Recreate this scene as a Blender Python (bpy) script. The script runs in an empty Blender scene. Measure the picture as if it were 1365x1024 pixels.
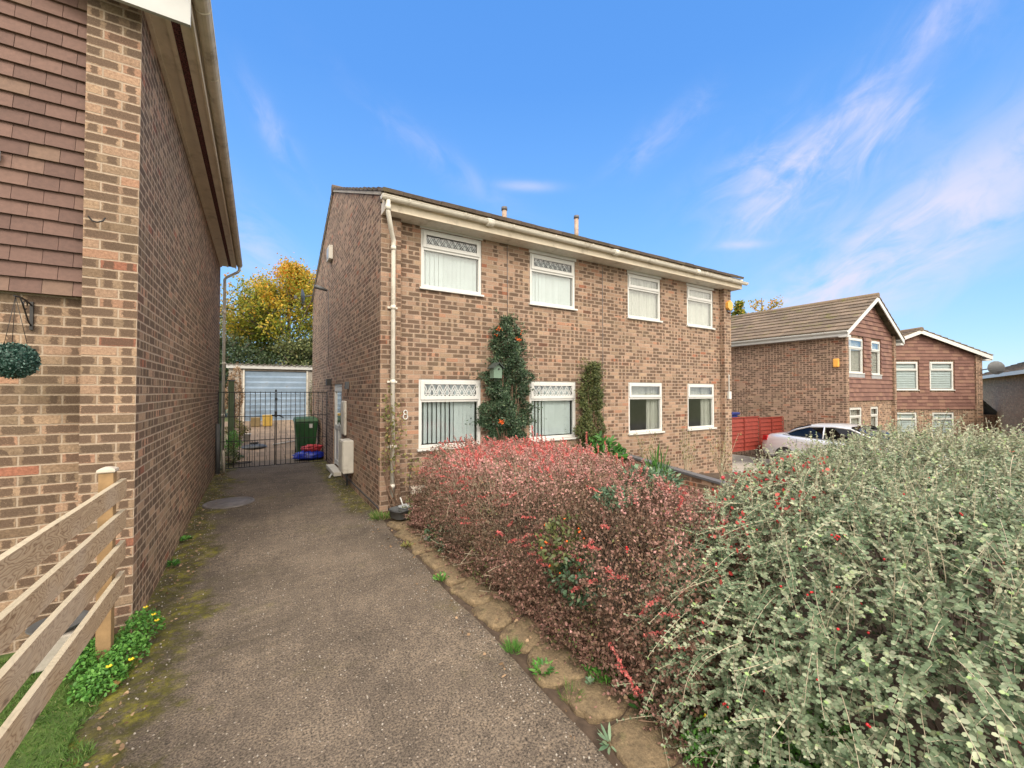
import bpy, math, random
import numpy as np
from math import sin, cos, pi, radians, sqrt
from mathutils import Vector, Matrix, noise as mnoise
random.seed(7); rng = np.random.default_rng(11)
scene = bpy.context.scene
COL = scene.collection
def rr(a, b): return random.uniform(a, b)
def nz(x, y, z=0.0, s=1.0): return mnoise.noise(Vector((x*s, y*s, z*s)))

# ------------------------------------------------------------------ node helpers
class NT:
    def __init__(s, tree): s.t = tree; s.n = tree.nodes; s.l = tree.links
    def node(s, typ, ins=None, **kw):
        nd = s.n.new(typ)
        for k, v in kw.items(): setattr(nd, k, v)
        if ins:
            for k, v in ins.items(): s.set(nd.inputs[k], v)
        return nd
    def set(s, sock, v):
        if isinstance(v, bpy.types.NodeSocket): s.l.new(v, sock)
        elif isinstance(v, bpy.types.Node): s.l.new(v.outputs[0], sock)
        else:
            if hasattr(sock.default_value, '__len__') and not hasattr(v, '__len__'): v = (v,)*len(sock.default_value)
            if hasattr(sock.default_value, '__len__') and len(sock.default_value) == 4 and len(v) == 3: v = (*v, 1)
            sock.default_value = v
    def m(s, op, a, b=0.0, c=None, clamp=False):
        nd = s.n.new('ShaderNodeMath'); nd.operation = op; nd.use_clamp = clamp
        s.set(nd.inputs[0], a); s.set(nd.inputs[1], b)
        if c is not None: s.set(nd.inputs[2], c)
        return nd.outputs[0]
    def mix(s, f, a, b, mode='MIX'):
        nd = s.n.new('ShaderNodeMix'); nd.data_type = 'RGBA'; nd.blend_type = mode
        s.set(nd.inputs[0], f); s.set(nd.inputs[6], a); s.set(nd.inputs[7], b)
        return nd.outputs[2]
    def ss(s, x, a, b):
        nd = s.n.new('ShaderNodeMapRange'); nd.interpolation_type = 'SMOOTHSTEP'
        s.set(nd.inputs[0], x); s.set(nd.inputs[1], a); s.set(nd.inputs[2], b)
        return nd.outputs[0]
    def ramp(s, f, stops, interp='LINEAR'):
        nd = s.n.new('ShaderNodeValToRGB'); cr = nd.color_ramp; cr.interpolation = interp
        while len(cr.elements) < len(stops): cr.elements.new(0.5)
        for e, (p, c) in zip(cr.elements, stops): e.position = p; e.color = (*c, 1)
        s.set(nd.inputs[0], f); return nd.outputs[0]
    def noise(s, scale, vec=None, detail=3, rough=0.5, dist=0.0):
        nd = s.n.new('ShaderNodeTexNoise'); s.set(nd.inputs['Scale'], scale); nd.inputs['Detail'].default_value = detail
        nd.inputs['Roughness'].default_value = rough; nd.inputs['Distortion'].default_value = dist
        if vec is not None: s.set(nd.inputs['Vector'], vec)
        return nd.outputs[0]
    def sep(s, v):
        nd = s.n.new('ShaderNodeSeparateXYZ'); s.set(nd.inputs[0], v); return nd.outputs
    def comb(s, x=0.0, y=0.0, z=0.0):
        nd = s.n.new('ShaderNodeCombineXYZ'); s.set(nd.inputs[0], x); s.set(nd.inputs[1], y); s.set(nd.inputs[2], z); return nd.outputs[0]
    def white(s, v, w=None):
        nd = s.n.new('ShaderNodeTexWhiteNoise'); nd.noise_dimensions = '3D'; s.set(nd.inputs['Vector'], v); return nd.outputs[0]
    def bump(s, h, strength=0.5, dist=0.01):
        nd = s.n.new('ShaderNodeBump'); s.set(nd.inputs['Height'], h); s.set(nd.inputs['Strength'], strength); s.set(nd.inputs['Distance'], dist)
        return nd.outputs[0]
def newmat(name):
    m = bpy.data.materials.new(name); m.use_nodes = True
    t = NT(m.node_tree); b = m.node_tree.nodes['Principled BSDF']
    return m, t, b
def objco(t): return t.node('ShaderNodeTexCoord').outputs['Object']

def simple(name, col, rough=0.6, var=0.15, vscale=6, metal=0.0, bump=0.0, bscale=60, dirt=None, dirtcol=(0.12,0.11,0.08), spec=0.5):
    m, t, b = newmat(name); co = objco(t)
    n = t.noise(vscale, co, 5, 0.6)
    c0 = tuple(max(0, x*(1-var)) for x in col); c1 = tuple(min(1, x*(1+var)) for x in col)
    c = t.ramp(n, [(0.3, c0), (0.7, c1)])
    if dirt:
        d = t.noise(dirt[1], co, 8, 0.7); c = t.mix(t.m('MULTIPLY', t.ss(d, 0.5, 0.72), dirt[0]), c, dirtcol)
    t.set(b.inputs['Base Color'], c); b.inputs['Roughness'].default_value = rough; b.inputs['Metallic'].default_value = metal
    b.inputs['Specular IOR Level'].default_value = spec
    if bump: t.set(b.inputs['Normal'], t.bump(t.noise(bscale, co, 4, 0.6), bump, 0.01))
    return m

def wall_uv(t):
    """metre coordinates on an axis aligned wall (u along the wall, v up)"""
    tc = t.node('ShaderNodeTexCoord'); p = t.sep(tc.outputs['Object']); n = t.sep(tc.outputs['Normal'])
    isx = t.m('GREATER_THAN', t.m('ABSOLUTE', n[0]), 0.6)
    u = t.m('ADD', t.m('MULTIPLY', p[1], isx), t.m('MULTIPLY', p[0], t.m('SUBTRACT', 1.0, isx)))
    return tc, u, p[2], isx

def brick_mat(name, ramp_stops, dark=(0.060,0.040,0.030), mortar=(0.39,0.315,0.25), thr=0.45, seed=0.0, detail=1.0, lime=0.0, zband=None):
    m, t, b = newmat(name)
    tc, u0, v0, isx = wall_uv(t)
    co = tc.outputs['Object']
    L, H = 0.225, 0.075
    wob = t.noise(9, co, 4, 0.7); wob2 = t.noise(70, co, 2, 0.6)
    u = t.m('ADD', t.m('ADD', u0, t.m('MULTIPLY', isx, 0.1125)), t.m('MULTIPLY', t.m('SUBTRACT', wob2, 0.5), 0.007*detail))
    v = t.m('ADD', v0, t.m('ADD', t.m('MULTIPLY', t.m('SUBTRACT', wob, 0.5), 0.010), t.m('MULTIPLY', t.m('SUBTRACT', wob2, 0.5), 0.006*detail)))
    row = t.m('FLOOR', t.m('DIVIDE', v, H))
    fv = t.m('SUBTRACT', t.m('DIVIDE', v, H), row)
    off = t.m('MULTIPLY', t.m('MODULO', t.m('ADD', row, 1000.0), 2.0), 0.5)
    uc = t.m('ADD', t.m('DIVIDE', u, L), off)
    colm = t.m('FLOOR', uc); fu = t.m('SUBTRACT', uc, colm)
    idv = t.comb(t.m('ADD', colm, seed), row, 3.7)
    r1 = t.white(idv); r2 = t.white(t.comb(t.m('ADD', colm, seed+51.3), row, 9.1)); r4 = t.white(t.comb(t.m('ADD', colm, seed+17.9), row, 1.3))
    # mortar
    eu = t.m('MULTIPLY', t.m('MINIMUM', fu, t.m('SUBTRACT', 1.0, fu)), L)
    ev = t.m('MULTIPLY', t.m('MINIMUM', fv, t.m('SUBTRACT', 1.0, fv)), H)
    e = t.m('MINIMUM', eu, ev)
    mort = t.m('SUBTRACT', 1.0, t.ss(e, 0.0042, 0.0072))
    # dark fired patches, one per half brick, sometimes merged
    hu = t.m('MULTIPLY', fu, 2.0); hi = t.m('FLOOR', hu); gu = t.m('SUBTRACT', hu, hi)
    rh = t.white(t.comb(t.m('ADD', t.m('MULTIPLY', colm, 2.0), hi), row, seed+4.4))
    rh2 = t.white(t.comb(t.m('ADD', t.m('MULTIPLY', colm, 2.0), hi), row, seed+8.8))
    big = t.noise(0.55, co, 3, 0.5)
    th = t.m('ADD', thr, t.m('MULTIPLY', t.m('SUBTRACT', big, 0.5), 1.1))
    if zband: # (z, width, amount): courses laid from another batch
        zz = t.m('ABSOLUTE', t.m('SUBTRACT', v0, zband[0])); th = t.m('ADD', th, t.m('MULTIPLY', t.ss(zz, 0.2, zband[1]), zband[2]))
    on = t.m('GREATER_THAN', t.m('MAXIMUM', rh, t.m('MULTIPLY', r1, 0.93)), th)
    merged = t.m('GREATER_THAN', r1, 0.60)
    inner = t.m('MULTIPLY', t.m('SUBTRACT', 1.0, merged), t.m('ADD', 0.08, t.m('MULTIPLY', rh2, 0.30)))
    left_in = t.m('MULTIPLY', t.m('SUBTRACT', 1.0, gu), 1.0)   # distance to the right end of the half
    # distance to outer brick end and to the middle, in half-brick units
    d_mid = t.m('ADD', t.m('MULTIPLY', hi, gu), t.m('MULTIPLY', t.m('SUBTRACT', 1.0, hi), left_in))
    d_end = t.m('SUBTRACT', 1.0, d_mid)
    raw = t.m('MULTIPLY', t.m('SUBTRACT', t.noise(38, co, 4, 0.75), 0.5), 0.50)
    a = t.ss(t.m('ADD', t.m('SUBTRACT', d_mid, inner), raw), -0.03, 0.06)
    bb = t.ss(t.m('ADD', t.m('SUBTRACT', d_end, t.m('ADD', 0.07, t.m('MULTIPLY', rh2, 0.14))), raw), 0.0, 0.09)
    cc = t.ss(t.m('ADD', t.m('MINIMUM', fv, t.m('SUBTRACT', 1.0, fv)), t.m('MULTIPLY', raw, 0.5)), 0.09, 0.17)
    aa = t.m('MAXIMUM', a, t.m('MULTIPLY', merged, 1.0))
    patch = t.m('MULTIPLY', t.m('MULTIPLY', aa, bb), t.m('MULTIPLY', cc, on))
    base = t.ramp(r2, ramp_stops, 'CONSTANT')
    fine = t.noise(55, co, 5, 0.75)
    base = t.mix(1.0, base, t.mix(r4, (0.72,0.72,0.72,1), (1.08,1.06,1.04,1)), 'MULTIPLY')
    base = t.mix(min(1, 0.6*detail), base, t.ramp(fine, [(0.3, (0.34,0.30,0.26)), (0.5, (0.5,0.5,0.5)), (0.72, (0.78,0.74,0.68))]), 'OVERLAY')
    dk = t.mix(t.m('MULTIPLY', r4, 0.55), (*dark,1), (dark[0]*2.5, dark[1]*2.45, dark[2]*2.3, 1))
    grain = t.noise(160, co, 3, 0.7)
    dk = t.mix(t.m('MULTIPLY', t.ss(grain, 0.52, 0.7), .8), dk, (0.23,0.165,0.12,1))
    pa = t.m('MULTIPLY', patch, t.m('ADD', 0.70, t.m('MULTIPLY', r4, 0.24)))
    c = t.mix(pa, base, dk)
    mcol = t.mix(t.ss(t.noise(3.0, co, 5, 0.7), 0.35, 0.7), (mortar[0]*0.82, mortar[1]*0.82, mortar[2]*0.82, 1), (*mortar, 1))
    c = t.mix(t.m('MULTIPLY', mort, 0.92), c, mcol)
    if lime:
        l = t.m('MULTIPLY', t.ss(t.noise(45, co, 5, 0.8), 0.66, 0.72), t.ss(t.noise(1.7, co, 3, 0.6), 0.42, 0.62))
        c = t.mix(t.m('MULTIPLY', l, lime), c, (0.62,0.58,0.52,1))
    # damp staining low on the wall, streaks
    st = t.m('MULTIPLY', t.ss(t.noise(1.1, co, 5, 0.65), 0.52, 0.75), 0.28)
    c = t.mix(st, c, (0.19,0.155,0.10,1))
    t.set(b.inputs['Base Color'], c)
    b.inputs['Roughness'].default_value = 0.9; b.inputs['Specular IOR Level'].default_value = 0.25
    h = t.m('ADD', t.m('SUBTRACT', t.m('MULTIPLY', fine, 0.5*detail), t.m('MULTIPLY', mort, 0.8)), t.m('MULTIPLY', patch, -0.15))
    t.set(b.inputs['Normal'], t.bump(h, 0.75, 0.008))
    return m

M = {}
PINK = [(0.0,(0.355,0.243,0.18)), (0.28,(0.33,0.228,0.165)), (0.52,(0.295,0.20,0.143)), (0.74,(0.345,0.248,0.175)), (0.91,(0.36,0.205,0.14)), (0.98,(0.31,0.135,0.085))]
BUFF = [(0.0,(0.31,0.222,0.155)), (0.25,(0.25,0.183,0.128)), (0.48,(0.33,0.225,0.16)), (0.70,(0.215,0.152,0.105)), (0.88,(0.35,0.21,0.145)), (0.97,(0.28,0.125,0.085))]
M['brick_main'] = brick_mat('brick_main', PINK, thr=0.50, seed=3, zband=(2.9, 1.7, 0.16))
M['brick_left'] = brick_mat('brick_left', BUFF, thr=0.47, seed=40, detail=1.6, lime=0.8, mortar=(0.42,0.335,0.26))
M['brick_far_lit'] = brick_mat('brick_far_lit', [(0.0,(0.50,0.33,0.21)),(0.5,(0.43,0.28,0.18)),(0.85,(0.47,0.27,0.17))], thr=1.6, seed=120, mortar=(0.46,0.35,0.25))  # paler copy of the far brick, light painted in for an unlit wall
M['brick_far'] = brick_mat('brick_far', PINK, thr=0.47, seed=90, mortar=(0.40,0.29,0.23))

def tile_hang_mat(name, w=0.165, c0=(0.105,0.062,0.053), c1=(0.155,0.093,0.077)):
    m, t, b = newmat(name)
    tc, u, v, isx = wall_uv(t)
    at = t.node('ShaderNodeAttribute', attribute_name='rnd')
    n = t.noise(30, tc.outputs['Object'], 5, 0.7)
    c = t.ramp(at.outputs['Fac'], [(0.0, c0), (0.45, tuple((a+b2)/2 for a, b2 in zip(c0, c1))), (0.85, c1), (1.0, (c1[0]*1.03, c1[1]*1.12, c1[2]*1.02))])
    c = t.mix(0.35, c, t.ramp(n, [(0.3,(0.3,0.3,0.3)), (0.7,(0.75,0.72,0.68))]), 'OVERLAY')
    t.set(b.inputs['Base Color'], c); b.inputs['Roughness'].default_value = 0.75; b.inputs['Specular IOR Level'].default_value = 0.35
    t.set(b.inputs['Normal'], t.bump(n, 0.35, 0.004))
    return m
M['tile_hang'] = tile_hang_mat('tile_hang')
M['tile_far'] = tile_hang_mat('tile_far', c0=(0.13,0.065,0.055), c1=(0.21,0.115,0.09))

def roof_mat(name, c0, c1, moss=0.4):
    m, t, b = newmat(name); co = objco(t)
    at = t.node('ShaderNodeAttribute', attribute_name='rnd')
    c = t.ramp(at.outputs['Fac'], [(0.0, c0), (1.0, c1)])
    n = t.noise(14, co, 6, 0.75)
    c = t.mix(0.5, c, t.ramp(n, [(0.3,(0.3,0.3,0.3)), (0.7,(0.75,0.73,0.7))]), 'OVERLAY')
    ms = t.ss(t.noise(2.2, co, 8, 0.75), 0.53, 0.66)
    c = t.mix(t.m('MULTIPLY', ms, moss), c, (0.14,0.135,0.03,1))
    t.set(b.inputs['Base Color'], c); b.inputs['Roughness'].default_value = 0.9
    t.set(b.inputs['Normal'], t.bump(n, 0.6, 0.02))
    return m
M['roof'] = roof_mat('roof_dark', (0.075,0.058,0.048), (0.13,0.10,0.08))
M['roof_far'] = roof_mat('roof_far', (0.12,0.092,0.068), (0.20,0.15,0.11), 0.6)
M['slate'] = roof_mat('slate', (0.08,0.085,0.095), (0.16,0.165,0.18), 0.15)
M['white'] = simple('white_upvc', (0.58,0.585,0.57), 0.35, 0.03, 3, dirt=(0.25, 5), dirtcol=(0.45,0.42,0.34))
M['white_old'] = simple('white_weathered', (0.64,0.61,0.54), 0.6, 0.08, 8, dirt=(0.6, 5), dirtcol=(0.25,0.2,0.13))
M['cream_pvc'] = simple('cream_fascia', (0.68,0.60,0.48), 0.55, 0.08, 5, dirt=(0.5, 3), dirtcol=(0.26,0.21,0.15))
M['gutter_grey'] = simple('gutter_dirty', (0.55,0.49,0.39), 0.6, 0.15, 6, dirt=(0.7, 4), dirtcol=(0.17,0.14,0.10))
M['lead'] = simple('lead', (0.10,0.10,0.11), 0.5, 0.1)
M['lead_white'] = simple('lead_white', (0.62,0.63,0.62), 0.5, 0.05)
M['leadflash'] = simple('lead_flashing', (0.30,0.31,0.33), 0.55, 0.15)
M['black_metal'] = simple('black_iron', (0.018,0.017,0.018), 0.5, 0.3, 20)
M['dark_void'] = simple('dark_interior', (0.05,0.045,0.04), 0.9, 0.2)
M['room'] = simple('room_plaster', (0.30,0.27,0.23), 0.9, 0.1)
M['blind'] = simple('blind_fabric', (0.42,0.46,0.475), 0.8, 0.06, 4)
M['curtain'] = simple('curtain_fabric', (0.36,0.35,0.32), 0.85, 0.08, 5)
M['concrete'] = simple('concrete', (0.36,0.33,0.29), 0.9, 0.2, 5, bump=0.4, bscale=40, dirt=(0.5, 3))
M['steel_flue'] = simple('flue', (0.36,0.27,0.21), 0.6, 0.3, 9, dirt=(0.8, 7), dirtcol=(0.2,0.09,0.05))
M['yellow_box'] = simple('alarm_yellow', (0.72,0.36,0.07), 0.45, 0.08)
M['soil'] = simple('soil', (0.075,0.052,0.036), 0.95, 0.4, 12, bump=0.8, bscale=35)
M['grey_plastic'] = simple('grey_plastic', (0.085,0.09,0.095), 0.5, 0.1)
M['lightgrey_plastic'] = simple('lightgrey_plastic', (0.33,0.35,0.37), 0.45, 0.1)
M['green_bin'] = simple('green_plastic', (0.018,0.095,0.028), 0.42, 0.12, 5, dirt=(0.3, 6))
M['blue_bag'] = simple('blue_plastic', (0.015,0.04,0.42), 0.28, 0.2, 8)
M['red_cloth'] = simple('red_cloth', (0.45,0.045,0.06), 0.5, 0.2, 9)
M['green_bag'] = simple('green_bag', (0.02,0.24,0.12), 0.3, 0.2, 8)
M['yellow_plastic'] = simple('yellow_plastic', (0.60,0.40,0.09), 0.5, 0.1)
M['tan_card'] = simple('tan_box', (0.27,0.20,0.10), 0.8, 0.15)
M['red_fence'] = simple('red_stain', (0.20,0.026,0.016), 0.65, 0.2, 10)
M['blue_lid'] = simple('blue_box', (0.012,0.025,0.15), 0.45, 0.1)
M['meter_box'] = simple('meter_box', (0.58,0.56,0.50), 0.6, 0.07, 5, dirt=(0.55, 6), dirtcol=(0.25,0.21,0.15))
M['terracotta'] = simple('terracotta', (0.36,0.12,0.06), 0.8, 0.15)
M['green_post'] = simple('green_stained_wood', (0.11,0.15,0.085), 0.8, 0.2, 6, dirt=(0.4, 5))
M['hose'] = simple('hose_green', (0.02,0.10,0.035), 0.4, 0.1)
M['birdhouse'] = simple('birdhouse_green', (0.13,0.20,0.15), 0.7, 0.12)
M['birdroof'] = simple('birdhouse_roof', (0.045,0.06,0.055), 0.8, 0.2)
M['post_wood'] = simple('new_post_wood', (0.26,0.165,0.08), 0.8, 0.25, 9, bump=0.2)
M['cap_wood'] = simple('pale_cap_wood', (0.46,0.41,0.35), 0.75, 0.12, 12)
M['bark'] = simple('bark', (0.13,0.10,0.075), 0.9, 0.3, 9, bump=0.6, bscale=25)
M['twig'] = simple('twig', (0.20,0.125,0.085), 0.85, 0.3, 12)
M['twig_pale'] = simple('twig_pale', (0.46,0.40,0.29), 0.8, 0.2, 12)
M['rubber'] = simple('rubber', (0.02,0.02,0.02), 0.8, 0.2)
M['alloy'] = simple('alloy', (0.45,0.46,0.47), 0.3, 0.1, metal=0.8)
M['berry'] = simple('berry_red', (0.50,0.02,0.025), 0.3, 0.3, 40)
M['orange_berry'] = simple('berry_orange', (0.78,0.13,0.02), 0.35, 0.2, 40)
M['yellow_flower'] = simple('yellow_petal', (0.80,0.58,0.02), 0.6, 0.1)
M['brownleaf'] = simple('fallen_leaf', (0.45,0.27,0.10), 0.8, 0.25, 30)
M['red_lamp'] = simple('tail_lamp', (0.42,0.01,0.015), 0.15, 0.1)

def glass_mat(name, tint=(0.96,0.985,0.98), refl=1.0):
    m, t, b = newmat(name); m.node_tree.nodes.remove(b)
    out = [n for n in m.node_tree.nodes if n.type == 'OUTPUT_MATERIAL'][0]
    geo = t.node('ShaderNodeNewGeometry'); dt = t.node('ShaderNodeVectorMath', operation='DOT_PRODUCT'); t.set(dt.inputs[0], geo.outputs['Normal']); t.set(dt.inputs[1], geo.outputs['Incoming'])
    cs = t.m('SUBTRACT', 1.0, t.m('ABSOLUTE', dt.outputs['Value'])); fr = t.m('ADD', 0.055, t.m('MULTIPLY', 0.945, t.m('POWER', cs, 5.0)))
    tr = t.node('ShaderNodeBsdfTransparent', {'Color': tint}); gl = t.node('ShaderNodeBsdfGlossy', {'Roughness': 0.015, 'Color': (1,1,1)})
    nrm = t.bump(t.noise(0.9, objco(t), 1, 0.4), 0.06, 0.05); t.set(gl.inputs['Normal'], nrm)
    f = t.m('MULTIPLY', fr, refl, clamp=True)
    mx = t.node('ShaderNodeMixShader', {0: f}); t.l.new(tr.outputs[0], mx.inputs[1]); t.l.new(gl.outputs[0], mx.inputs[2])
    t.l.new(mx.outputs[0], out.inputs['Surface']); return m
M['glass'] = glass_mat('window_glass', refl=1.15)
M['car_glass'] = glass_mat('car_glass', (0.10,0.11,0.11), 0.7)

m, t, b = newmat('car_paint')
b.inputs['Base Color'].default_value = (0.62,0.65,0.70,1); b.inputs['Metallic'].default_value = 0.35; b.inputs['Roughness'].default_value = 0.28
b.inputs['Coat Weight'].default_value = 0.8; b.inputs['Coat Roughness'].default_value = 0.05
M['car'] = m

# weathered rails: grain along Y
m, t, b = newmat('rail_wood'); co = objco(t); p = t.sep(co)
gco = t.comb(t.m('MULTIPLY', p[0], 2.0), t.m('MULTIPLY', p[1], 0.9), t.m('MULTIPLY', p[2], 3.2))
warp = t.noise(1.9, gco, 3, 0.5)
rings = t.m('ABSOLUTE', t.m('SINE', t.m('MULTIPLY', t.m('ADD', t.m('MULTIPLY', warp, 1.0), t.m('MULTIPLY', p[2], 0.5)), 95.0)))
fine = t.noise(30, t.comb(t.m('MULTIPLY', p[0], 6), t.m('MULTIPLY', p[1], 0.3), t.m('MULTIPLY', p[2], 6)), 5, 0.7)
c = t.ramp(rings, [(0.0,(0.20,0.125,0.07)), (0.3,(0.36,0.25,0.155)), (1.0,(0.46,0.345,0.225))])
c = t.mix(0.5, c, t.ramp(fine, [(0.3,(0.28,0.27,0.26)), (0.7,(0.75,0.74,0.73))]), 'OVERLAY')
c = t.mix(t.m('MULTIPLY', t.ss(t.noise(2.0, co, 3), 0.42, 0.65), 0.35), c, (0.50,0.42,0.34,1))
kn = t.node('ShaderNodeTexVoronoi', {'Vector': t.comb(t.m('MULTIPLY', p[0], 1.0), t.m('MULTIPLY', p[1], 2.2), t.m('MULTIPLY', p[2], 5.0)), 'Scale': 1.0})
c = t.mix(t.m('MULTIPLY', t.m('SUBTRACT', 1.0, t.ss(kn.outputs['Distance'], 0.05, 0.12)), 0.85), c, (0.07,0.035,0.02,1))
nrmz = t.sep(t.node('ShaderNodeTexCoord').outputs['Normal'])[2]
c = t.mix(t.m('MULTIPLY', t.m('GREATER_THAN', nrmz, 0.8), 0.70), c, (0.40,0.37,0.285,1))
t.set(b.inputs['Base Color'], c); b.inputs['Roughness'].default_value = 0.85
t.set(b.inputs['Normal'], t.bump(t.m('ADD', fine, t.m('MULTIPLY', rings, 0.5)), 0.4, 0.003))
M['rail'] = m

def leaf_mat(name, stops, rough=0.5, trans=0.25, back=None, shade=None):
    m, t, b = newmat(name)
    at = t.node('ShaderNodeAttribute', attribute_name='rnd')
    c = t.ramp(at.outputs['Fac'], stops)
    if back:
        geo = t.node('ShaderNodeNewGeometry'); c = t.mix(t.m('MULTIPLY', geo.outputs['Backfacing'], 0.7), c, (*back, 1))
    t.set(b.inputs['Base Color'], c); b.inputs['Roughness'].default_value = rough; b.inputs['Specular IOR Level'].default_value = 0.35
    out = [n for n in m.node_tree.nodes if n.type == 'OUTPUT_MATERIAL'][0]
    if trans:
        tl = t.node('ShaderNodeBsdfTranslucent', {'Color': c}); mx = t.node('ShaderNodeMixShader', {0: trans})
        t.l.new(b.outputs[0], mx.inputs[1]); t.l.new(tl.outputs[0], mx.inputs[2]); t.l.new(mx.outputs[0], out.inputs['Surface'])
    return m
M['l_coto'] = leaf_mat('leaf_cotoneaster', [(0.0,(0.06,0.10,0.05)), (0.35,(0.135,0.195,0.11)), (0.65,(0.24,0.30,0.19)), (0.9,(0.40,0.42,0.30)), (1.0,(0.27,0.40,0.15))], 0.55, 0.15, back=(0.38,0.38,0.28))
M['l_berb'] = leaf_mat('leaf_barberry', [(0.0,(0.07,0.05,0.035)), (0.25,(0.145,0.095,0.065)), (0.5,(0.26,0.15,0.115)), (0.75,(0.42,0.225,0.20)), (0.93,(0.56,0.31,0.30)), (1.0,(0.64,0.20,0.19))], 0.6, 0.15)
M['l_berbtip'] = leaf_mat('leaf_barberry_tip', [(0.0,(0.50,0.10,0.10)), (0.6,(0.66,0.17,0.16)), (1.0,(0.74,0.32,0.28))], 0.5, 0.2)
M['l_dead'] = leaf_mat('leaf_brown', [(0.0,(0.16,0.105,0.06)), (0.6,(0.30,0.20,0.12)), (1.0,(0.42,0.29,0.18))], 0.8, 0.1)
M['l_pyra'] = leaf_mat('leaf_firethorn', [(0.0,(0.022,0.045,0.024)), (0.5,(0.05,0.092,0.05)), (0.85,(0.095,0.145,0.08)), (1.0,(0.17,0.22,0.12))], 0.35, 0.1)
M['l_pyra2'] = leaf_mat('leaf_shrub', [(0.0,(0.04,0.055,0.02)), (0.5,(0.09,0.115,0.04)), (0.85,(0.15,0.17,0.06)), (1.0,(0.24,0.22,0.09))], 0.45, 0.15)
M['l_green'] = leaf_mat('leaf_green', [(0.0,(0.04,0.12,0.03)), (0.5,(0.08,0.23,0.04)), (1.0,(0.16,0.36,0.07))], 0.5, 0.25)
M['l_glauc'] = leaf_mat('leaf_bluegreen', [(0.0,(0.05,0.10,0.06)), (0.6,(0.12,0.20,0.12)), (1.0,(0.23,0.33,0.20))], 0.45, 0.15)
M['l_grass'] = leaf_mat('grass_blade', [(0.0,(0.045,0.10,0.02)), (0.5,(0.085,0.18,0.03)), (0.85,(0.15,0.25,0.06)), (1.0,(0.28,0.27,0.12))], 0.6, 0.3)
M['l_vine'] = leaf_mat('leaf_vine', [(0.0,(0.08,0.10,0.035)), (0.4,(0.16,0.17,0.05)), (0.75,(0.26,0.24,0.08)), (1.0,(0.30,0.17,0.10))], 0.5, 0.2)
M['l_tree'] = leaf_mat('leaf_autumn', [(0.0,(0.035,0.075,0.018)), (0.3,(0.09,0.15,0.025)), (0.5,(0.23,0.26,0.03)), (0.72,(0.48,0.36,0.04)), (0.9,(0.62,0.33,0.04)), (1.0,(0.60,0.20,0.03))], 0.55, 0.35)
M['l_tree2'] = leaf_mat('leaf_olive', [(0.0,(0.05,0.065,0.03)), (0.5,(0.12,0.14,0.05)), (0.85,(0.27,0.25,0.09)), (1.0,(0.5,0.30,0.06))], 0.55, 0.3)
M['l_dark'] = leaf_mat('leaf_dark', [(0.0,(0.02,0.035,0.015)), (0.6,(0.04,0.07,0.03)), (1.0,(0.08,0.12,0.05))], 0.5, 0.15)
M['l_ball'] = leaf_mat('leaf_topiary', [(0.0,(0.008,0.028,0.022)), (0.5,(0.022,0.065,0.05)), (1.0,(0.12,0.21,0.18))], 0.35, 0.0)
M['l_red'] = leaf_mat('leaf_red_autumn', [(0.0,(0.22,0.02,0.02)), (0.6,(0.42,0.045,0.04)), (1.0,(0.5,0.15,0.12))], 0.5, 0.2)

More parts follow.
